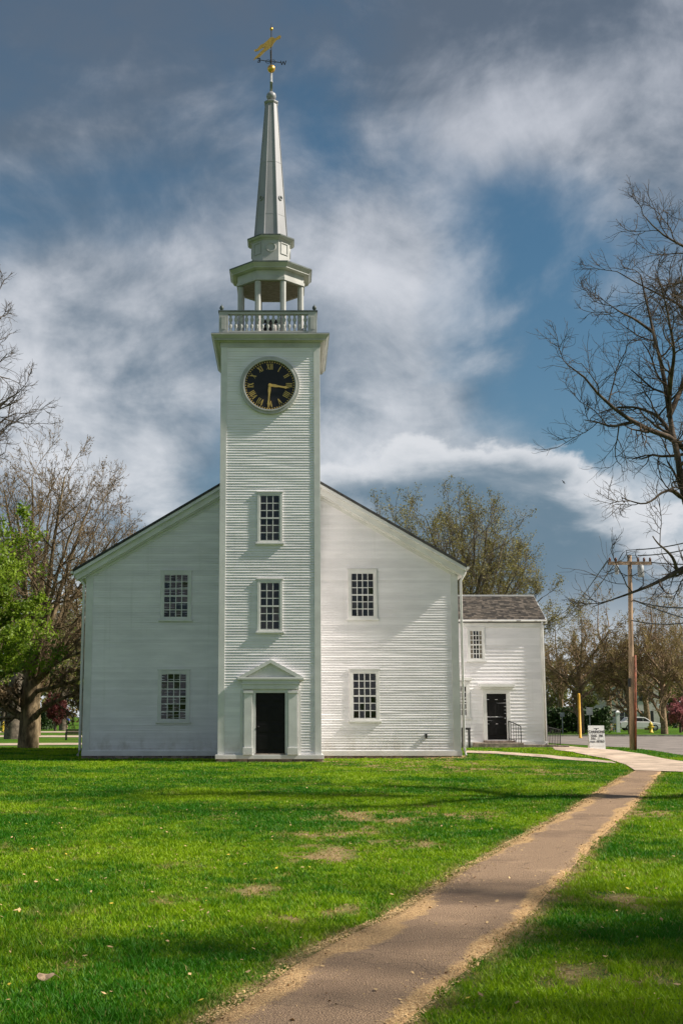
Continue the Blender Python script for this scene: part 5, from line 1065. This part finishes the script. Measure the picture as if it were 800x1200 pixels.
wire(Q(711, 657), far(640, 738, 140), 0.6, 'upper left wire running from crossarm end down behind the annex')
wire(Q(720, 660), far(648, 740, 140), 0.6, 'lower left wire running from crossarm down behind the annex')
wire(Q(745, 644), far(900, 600, 42), 0.3, 'top wire rising right from the pole top'); wire(Q(747, 651), far(900, 610, 42), 0.3, 'second wire rising right from the pole top'); wire(Q(762, 659), far(900, 650, 42), 0.2, 'wire leaving the right crossarm end')
wire(Q(741, 703), far(900, 690, 40), 0.5, 'heavy cable sloping right just below the street lamp', 0.03); wire(Q(741, 703), far(900, 745, 42), 0.2, 'cable falling to the right below the street lamp', 0.025); wire(Q(739, 727), far(900, 700, 44), 0.5, 'lower cable crossing the treetops right of the pole', 0.025)
# sandwich board
sx, sy, sz = G(699, 878); sy = 62.0; sx = PX(698.5, sy, 0.5); sw = PX(708, sy, 0.5) - PX(689.5, sy, 0.5); sh_ = ZZ(851, sy)
sb_ = thing('sandwich_board', 'white sandwich board sign with black lettering beside the gravel drive', 'sign', (sx, sy, 0.03))
def leaning(mb, x0, x1, z0, z1, off, th):                 # a board leaning back by 0.16 m over its height
    f = lambda z: 0.02 + 0.16 * (z / sh_)
    mb.rings([[(sx + x, sy - 0.18 + f(z) + off, z + 0.03) for x, z in ((x0, z0), (x1, z0), (x1, z1), (x0, z1))], [(sx + x, sy - 0.18 + f(z) + off + th, z + 0.03) for x, z in ((x0, z0), (x1, z0), (x1, z1), (x0, z1))]]); return mb
leaning(MB(), -sw / 2, sw / 2, 0, sh_, 0, 0.03).build('front_board', 'signwhite', sb_)
MB().rings([[(sx + x, sy + 0.20 - 0.16 * z / sh_, z + 0.03) for x, z in ((-sw / 2, 0), (sw / 2, 0), (sw / 2, sh_), (-sw / 2, sh_))], [(sx + x, sy + 0.23 - 0.16 * z / sh_, z + 0.03) for x, z in ((-sw / 2, 0), (sw / 2, 0), (sw / 2, sh_), (-sw / 2, sh_))]]).build('rear_board', 'signwhite', sb_)
for f in (0.28, 0.40, 0.52, 0.64, 0.13): leaning(MB(), -sw / 2 + 0.05, sw / 2 - 0.05, sh_ * f, sh_ * f + 0.008, -0.004, 0.003).build('letter_track', 'grey', sb_)
def text(s, cz, size, dx=0.0, sx_=1.0, bold=0.0):
    cu = bpy.data.curves.new('lettering', 'FONT'); cu.body = s; cu.size = size; cu.align_x = 'CENTER'; cu.align_y = 'CENTER'; cu.extrude = 0.002; cu.offset = bold
    o = bpy.data.objects.new('tmp', cu); COL.objects.link(o); bpy.context.view_layer.update(); me = bpy.data.meshes.new_from_object(o); bpy.data.objects.remove(o); me.materials.clear(); me.materials.append(M['ink'])
    o = bpy.data.objects.new('lettering', me); o.rotation_euler = (R(90) - math.atan2(0.16, sh_), 0, 0); o.scale = (sx_, 1, 1)
    link(o, sb_, (sx + dx, sy - 0.18 + 0.02 + 0.16 * cz / sh_ - 0.008, cz + 0.03))
text('CANNONS', sh_ * 0.735, 0.17, 0, 0.92, 0.004); text('THIS   PM', sh_ * 0.565, 0.14, 0, 1, 0.003); text('No.   !', sh_ * 0.455, 0.15, -0.08, 1, 0.003); text('noon  RETRO', sh_ * 0.33, 0.13, 0, 0.95, 0.003)
mb = MB(); leaning(mb, -0.13, 0.13, sh_ * 0.865, sh_ * 0.885, -0.004, 0.003); leaning(mb, -0.03, 0.03, sh_ * 0.82, sh_ * 0.864, -0.004, 0.003); mb.build('emblem', 'ink', sb_)
# tall yellow pole, signs, post, hydrants
x_, y_, _ = G(679.5, 865); yp = MB().lathe([(0.15, 0), (0.15, 0.04), (0.105, 0.06), (0.105, ZZ(814, y_)), (0.08, ZZ(814, y_) + 0.08), (0.001, ZZ(814, y_) + 0.1)], (x_, y_, 0), 12).build('yellow_pole', 'yellow', None, True); tag(yp, 'plain tall yellow guard pole beside the road right of the annex', 'pole')
def road_sign(px, py_top, py_bot, w, D, lab, grp=None):
    X = PX(px, D, 2); z1, z0 = ZZ(py_top, D), ZZ(py_bot, D); o = thing('road_sign', lab, 'sign', (X, D, 0.1), grp)
    MB().box(X - w / 2, X + w / 2, D - 0.05, D - 0.03, z0, z1).build('plate', 'grey', o, bevel=0.02); MB().tube([(X, D, 0), (X, D, z1)], 0.04, 6).build('post', 'grey', o)
road_sign(690, 829, 838, 0.55, 107, 'small grey road sign plate just above the sandwich board'); road_sign(658, 835, 840, 0.4, 112, 'small pale road sign in front of the dark hedge'); road_sign(718, 840, 848, 0.8, 128, 'square pale grey sign board on the verge left of the utility pole')
X = PX(723.5, 122, 1); tag(MB().box(X - 0.16, X + 0.16, 121.84, 122.16, 0, ZZ(836, 122)).box(X - 0.22, X + 0.22, 121.78, 122.22, ZZ(836, 122), ZZ(836, 122) + 0.12).frustum4(X - .2, X + .2, 121.8, 122.2, ZZ(836, 122) + .12, X - .02, X + .02, 121.98, 122.02, ZZ(836, 122) + .3).build('gate_post', 'signwhite'), 'short square white post on the far verge', 'post')
def hydrant(px, D, lab, s=1.0):
    X = PX(px, D, 0.5); o = thing('fire_hydrant', lab, 'hydrant', (X, D, 0), 'yellow fire hydrants')
    MB().lathe([(0.20 * s, 0), (0.20 * s, 0.08 * s), (0.14 * s, 0.1 * s), (0.14 * s, 0.62 * s), (0.18 * s, 0.64 * s), (0.18 * s, 0.68 * s), (0.14 * s, 0.78 * s), (0.06 * s, 0.86 * s), (0.05 * s, 0.93 * s)], (X, D, 0.1), 12).build('barrel', 'hydrant', o, True)
    MB().tube([(X - 0.26 * s, D, 0.1 + 0.48 * s), (X + 0.26 * s, D, 0.1 + 0.48 * s)], 0.075 * s, 8).tube([(X, D - 0.25 * s, 0.1 + 0.42 * s), (X, D, 0.1 + 0.42 * s)], 0.09 * s, 8).build('nozzle', 'hydrant', o)
hydrant(762, 119, 'yellow fire hydrant on the verge across the road', 1.15); hydrant(4.5, 125, 'pale yellow fire hydrant at the far left edge', 1.1)
# park bench
D = 88.0; X0, X1 = PX(77, D, 0.5), PX(104, D, 0.5); o = thing('park_bench', 'dark slatted park bench partly hidden by the left church corner', 'bench', ((X0 + X1) / 2, D, 0))
for k in range(4): MB().box(X0, X1, D - 0.42 + 0.11 * k, D - 0.33 + 0.11 * k, 0.36, 0.40).build('seat_slat', 'bench', o)
for k in range(4): MB().box(X0, X1, D + 0.04 + 0.02 * k, D + 0.08 + 0.02 * k, 0.42 + 0.085 * k, 0.492 + 0.085 * k).build('back_slat', 'bench', o)
for x in (X0 + 0.06, X1 - 0.12): MB().box(x, x + 0.06, D - 0.42, D - 0.36, 0, 0.359).box(x, x + 0.06, D + 0.02, D + 0.038, 0, 0.74).box(x, x + 0.06, D - 0.42, D + 0.019, 0.52, 0.555).box(x, x + 0.06, D - 0.42, D - 0.37, 0.401, 0.519).build('leg', 'iron', o)
# cars
def car(name, lab, px, D, L, paint, face=1):
    X = PX(px, D, 0.7); o = thing(name, lab, 'car', (X, D, 0.1), None); W_ = 0.9; b0 = 0.1
    def prof(pts, y0, y1, m_, nm, par, ins=0.0):
        pts = [(X + face * x * L / 4.5, b0 + z) for x, z in pts]; pts = pts if face > 0 else pts[::-1]
        return MB().prism_y(pts[::-1] if face < 0 and False else pts, y0, y1).build(nm, m_, par, bevel=0.05)
    prof([(-2.2, 0.30), (2.2, 0.30), (2.25, 0.55), (2.15, 0.78), (1.1, 0.95), (-2.0, 1.0), (-2.25, 0.85), (-2.27, 0.45)], D - W_, D + W_, paint, 'body', o)
    prof([(-1.9, 0.98), (1.15, 0.94), (0.45, 1.42), (-0.2, 1.5), (-1.4, 1.46)], D - W_ + 0.12, D + W_ - 0.12, paint, 'cabin', o)
    for q in ([(-1.55, 1.02), (-0.75, 1.02), (-0.75, 1.38), (-1.28, 1.36)], [(-0.68, 1.02), (0.12, 1.02), (0.12, 1.38), (-0.68, 1.38)], [(0.2, 1.02), (0.92, 1.0), (0.42, 1.33), (0.2, 1.37)]):
        pts = [(X + face * x * L / 4.5, b0 + z) for x, z in q]; pts = pts if face > 0 else pts[::-1]
        MB().prism_y(pts, D - W_ + 0.10, D - W_ + 0.14).build('side_window', 'glass', o)
    for wx in (-1.4, 1.4):
        for yy in (D - W_ - 0.01, D + W_ - 0.19):
            w_ = MB().disc_y(X + wx * L / 4.5, b0 + 0.33, 0.33, yy, yy + 0.2, 24, 0.20).build('wheel', 'tyre', o); MB().disc_y(X + wx * L / 4.5, b0 + 0.33, 0.2, yy + 0.02, yy + 0.16, 16).build('rim', 'grey', w_)
    for yy in (D - 0.75, D + 0.45):
        MB().box(X + face * 2.2 * L / 4.5 - 0.06, X + face * 2.2 * L / 4.5 + 0.06, yy, yy + 0.3, b0 + 0.6, b0 + 0.74).build('headlight', 'signwhite', o)
        MB().box(X - face * 2.25 * L / 4.5 - 0.05, X - face * 2.25 * L / 4.5 + 0.05, yy, yy + 0.3, b0 + 0.7, b0 + 0.85).build('tail_light', 'redlamp', o)
    return o
car('parked_car', 'white parked car behind the utility pole and hydrant', 749, 138, 4.6, 'carwhite', 1)
car('parked_car', 'low yellow parked car behind the sandwich board', 702, 142, 4.4, 'caryellow', -1)
# far house
def house(px0, px1, D, lab, eave_px, ridge_px, zwin):
    x0, x1 = PX(px0, D, 2), PX(px1, D, 2); h = ZZ(eave_px, D); hr = ZZ(ridge_px, D); dp = 8.0; o = thing('house', lab, 'house', ((x0 + x1) / 2, D, 0))
    w = MB().box(x0, x1, D, D + dp, 0, h).build('wall', 'housewall', o)
    MB().rings([[(x0 - .3, D - .4, h + 0.002), (x0 - .3, D + dp + .4, h + 0.002), (x0 - .3, D + dp / 2, hr)], [(x1 + .3, D - .4, h + 0.002), (x1 + .3, D + dp + .4, h + 0.002), (x1 + .3, D + dp / 2, hr)]]).build('roof', 'shingle', o)
    n = max(2, int((x1 - x0) / 2.6))
    for k in range(n):
        xm = x0 + (x1 - x0) * (k + 0.5) / n
        for z in zwin:
            f = MB().box(xm - 0.5, xm + 0.5, D - 0.06, D, z, z + 1.6).build('window', 'trim', o); MB().box(xm - 0.42, xm + 0.42, D - 0.08, D - 0.061, z + 0.08, z + 0.78).box(xm - 0.42, xm + 0.42, D - 0.08, D - 0.061, z + 0.84, z + 1.52).build('pane', 'glass', f)
            for s in (-1, 1): MB().box(xm + s * 0.72 - 0.19, xm + s * 0.72 + 0.19, D - 0.07, D, z, z + 1.6).build('shutter', 'iron', o)
    return o
house(712, 772, 168, 'pale grey white house with dark shutters beyond the parked cars', 800, 780, (0.8, 3.7))
house(-30, 9, 190, 'far pale house at the left edge behind the trees', 812, 795, (0.8, 3.4))
# cyclist
D = 150.0; X = PX(80, D, 1); s = 1.0
bk_ = thing('bicycle', 'small dark bicycle ridden along the far park path', 'bicycle', (X, D, 0.03))
for wx in (-0.52, 0.52):
    w_ = MB().tube([(X + wx + 0.33 * math.cos(a), D, 0.37 + 0.33 * math.sin(a)) for a in np.linspace(0, 2 * math.pi, 25)], 0.022, 5).build('wheel', 'tyre', bk_)
    MB().tube([(X + wx - 0.32, D, 0.37), (X + wx + 0.32, D, 0.37)], 0.006, 4).tube([(X + wx, D, 0.05), (X + wx, D, 0.69)], 0.006, 4).build('spokes', 'grey', w_)
MB().tube([(X - 0.52, D, 0.37), (X - 0.05, D, 0.32), (X + 0.15, D, 0.85), (X - 0.42, D, 0.88), (X - 0.52, D, 0.37)], 0.018, 5).tube([(X - 0.05, D, 0.32), (X - 0.42, D, 0.8)], 0.018, 5).tube([(X + 0.52, D, 0.37), (X + 0.15, D, 0.85), (X + 0.17, D, 0.95)], 0.018, 5).build('frame', 'iron', bk_) if False else MB().tube([(X + 0.52, D, 0.37), (X + 0.2, D, 0.90)], 0.02, 5).tube([(X + 0.2, D, 0.85), (X - 0.42, D, 0.5)], 0.02, 5).tube([(X - 0.52, D, 0.37), (X - 0.05, D, 0.34), (X + 0.38, D, 0.60)], 0.02, 5).tube([(X - 0.05, D, 0.34), (X + 0.22, D, 0.92)], 0.02, 5).build('frame', 'iron', bk_)
MB().box(X + 0.1, X + 0.34, D - 0.07, D + 0.07, 0.92, 0.96).build('saddle', 'iron', bk_)
MB().tube([(X - 0.5, D, 0.6), (X - 0.42, D, 0.98)], 0.018, 5).tube([(X - 0.46, D - 0.24, 1.0), (X - 0.42, D, 0.99), (X - 0.46, D + 0.24, 1.0)], 0.018, 5).build('handlebar', 'iron', bk_)
def skin(name, verts, edges, radii, m_, parent, sub=2):
    me = bpy.data.meshes.new(name); me.from_pydata(verts, edges, []); me.materials.append(M[m_]); o = bpy.data.objects.new(name, me); link(o, parent)
    md = o.modifiers.new('skin', 'SKIN')
    for v, r_ in zip(me.skin_vertices[0].data, radii): v.radius = (r_, r_)
    me.skin_vertices[0].data[0].use_root = True
    sb = o.modifiers.new('sub', 'SUBSURF'); sb.levels = sb.render_levels = sub; return o
pe = thing('person', 'cyclist in blue top and pale helmet riding left along the far path', 'person', (X, D, 0.03))
hip, ch, nk, hd = (X + 0.2, D, 1.02), (X - 0.06, D, 1.36), (X - 0.14, D, 1.50), (X - 0.20, D, 1.64)
V = [hip, ch, nk, hd, (X - 0.24, D, 1.72)]; Ed = [(0, 1), (1, 2), (2, 3), (3, 4)]; Rd = [0.15, 0.16, 0.06, 0.105, 0.07]
for sg in (-1, 1):
    k = len(V); V += [(X - 0.06, D + sg * 0.19, 1.38), (X - 0.22, D + sg * 0.25, 1.18), (X - 0.44, D + sg * 0.23, 1.03)]; Ed += [(1, k), (k, k + 1), (k + 1, k + 2)]; Rd += [0.065, 0.045, 0.035]
    k = len(V); kz = 0.78 if sg < 0 else 0.62; V += [(X + 0.18, D + sg * 0.1, 0.98), (X - 0.18, D + sg * 0.12, kz), (X - 0.05 - 0.05 * sg, D + sg * 0.12, kz - 0.40), (X - 0.17 - 0.05 * sg, D + sg * 0.12, kz - 0.44)]; Ed += [(0, k), (k, k + 1), (k + 1, k + 2), (k + 2, k + 3)]; Rd += [0.09, 0.07, 0.045, 0.04]
skin('body', V, Ed, Rd, 'skin', pe)
skin('shirt', [hip, (X + 0.08, D, 1.2), ch, (X - 0.10, D, 1.43), (X - 0.07, D - 0.2, 1.38), (X - 0.16, D - 0.24, 1.26), (X - 0.07, D + 0.2, 1.38), (X - 0.16, D + 0.24, 1.26)], [(0, 1), (1, 2), (2, 3), (2, 4), (4, 5), (2, 6), (6, 7)], [0.17, 0.18, 0.185, 0.10, 0.085, 0.07, 0.085, 0.07], 'bluecloth', pe)
skin('shorts', [(X + 0.2, D, 1.0), (X + 0.12, D - 0.1, 0.93), (X - 0.1, D - 0.115, 0.82), (X + 0.12, D + 0.1, 0.92), (X - 0.1, D + 0.115, 0.72)], [(0, 1), (1, 2), (0, 3), (3, 4)], [0.17, 0.115, 0.09, 0.115, 0.09], 'darkcloth', pe)
MB().lathe([(0.135, 0), (0.14, 0.05), (0.12, 0.12), (0.06, 0.16), (0.001, 0.17)], (X - 0.20, D, 1.68), 12, sx=1.15).build('helmet', 'signwhite', pe, True)
# bird in the sky
bX, bZ = P(660, 565, 90); o = MB(); o.lathe([(0.001, -0.2), (0.05, -0.12), (0.07, 0.0), (0.05, 0.12), (0.001, 0.2)], (0, 0, 0), 8)
o.add([(0.0, 0.02, 0.05), (0.0, 0.02, -0.08), (0.28, 0.1, 0.1), (0.45, 0.25, 0.0), (-0.28, 0.1, 0.1), (-0.42, 0.25, 0.02)], [(0, 1, 3, 2), (1, 0, 4, 5)])
o = o.build('bird', 'ink'); o.scale = (0.45, 0.45, 0.45); o.location = (bX, 90, bZ); o.rotation_euler = (0.3, 0.8, 0.3); tag(o, 'tiny dark bird flying against the clouds above the annex', 'bird')
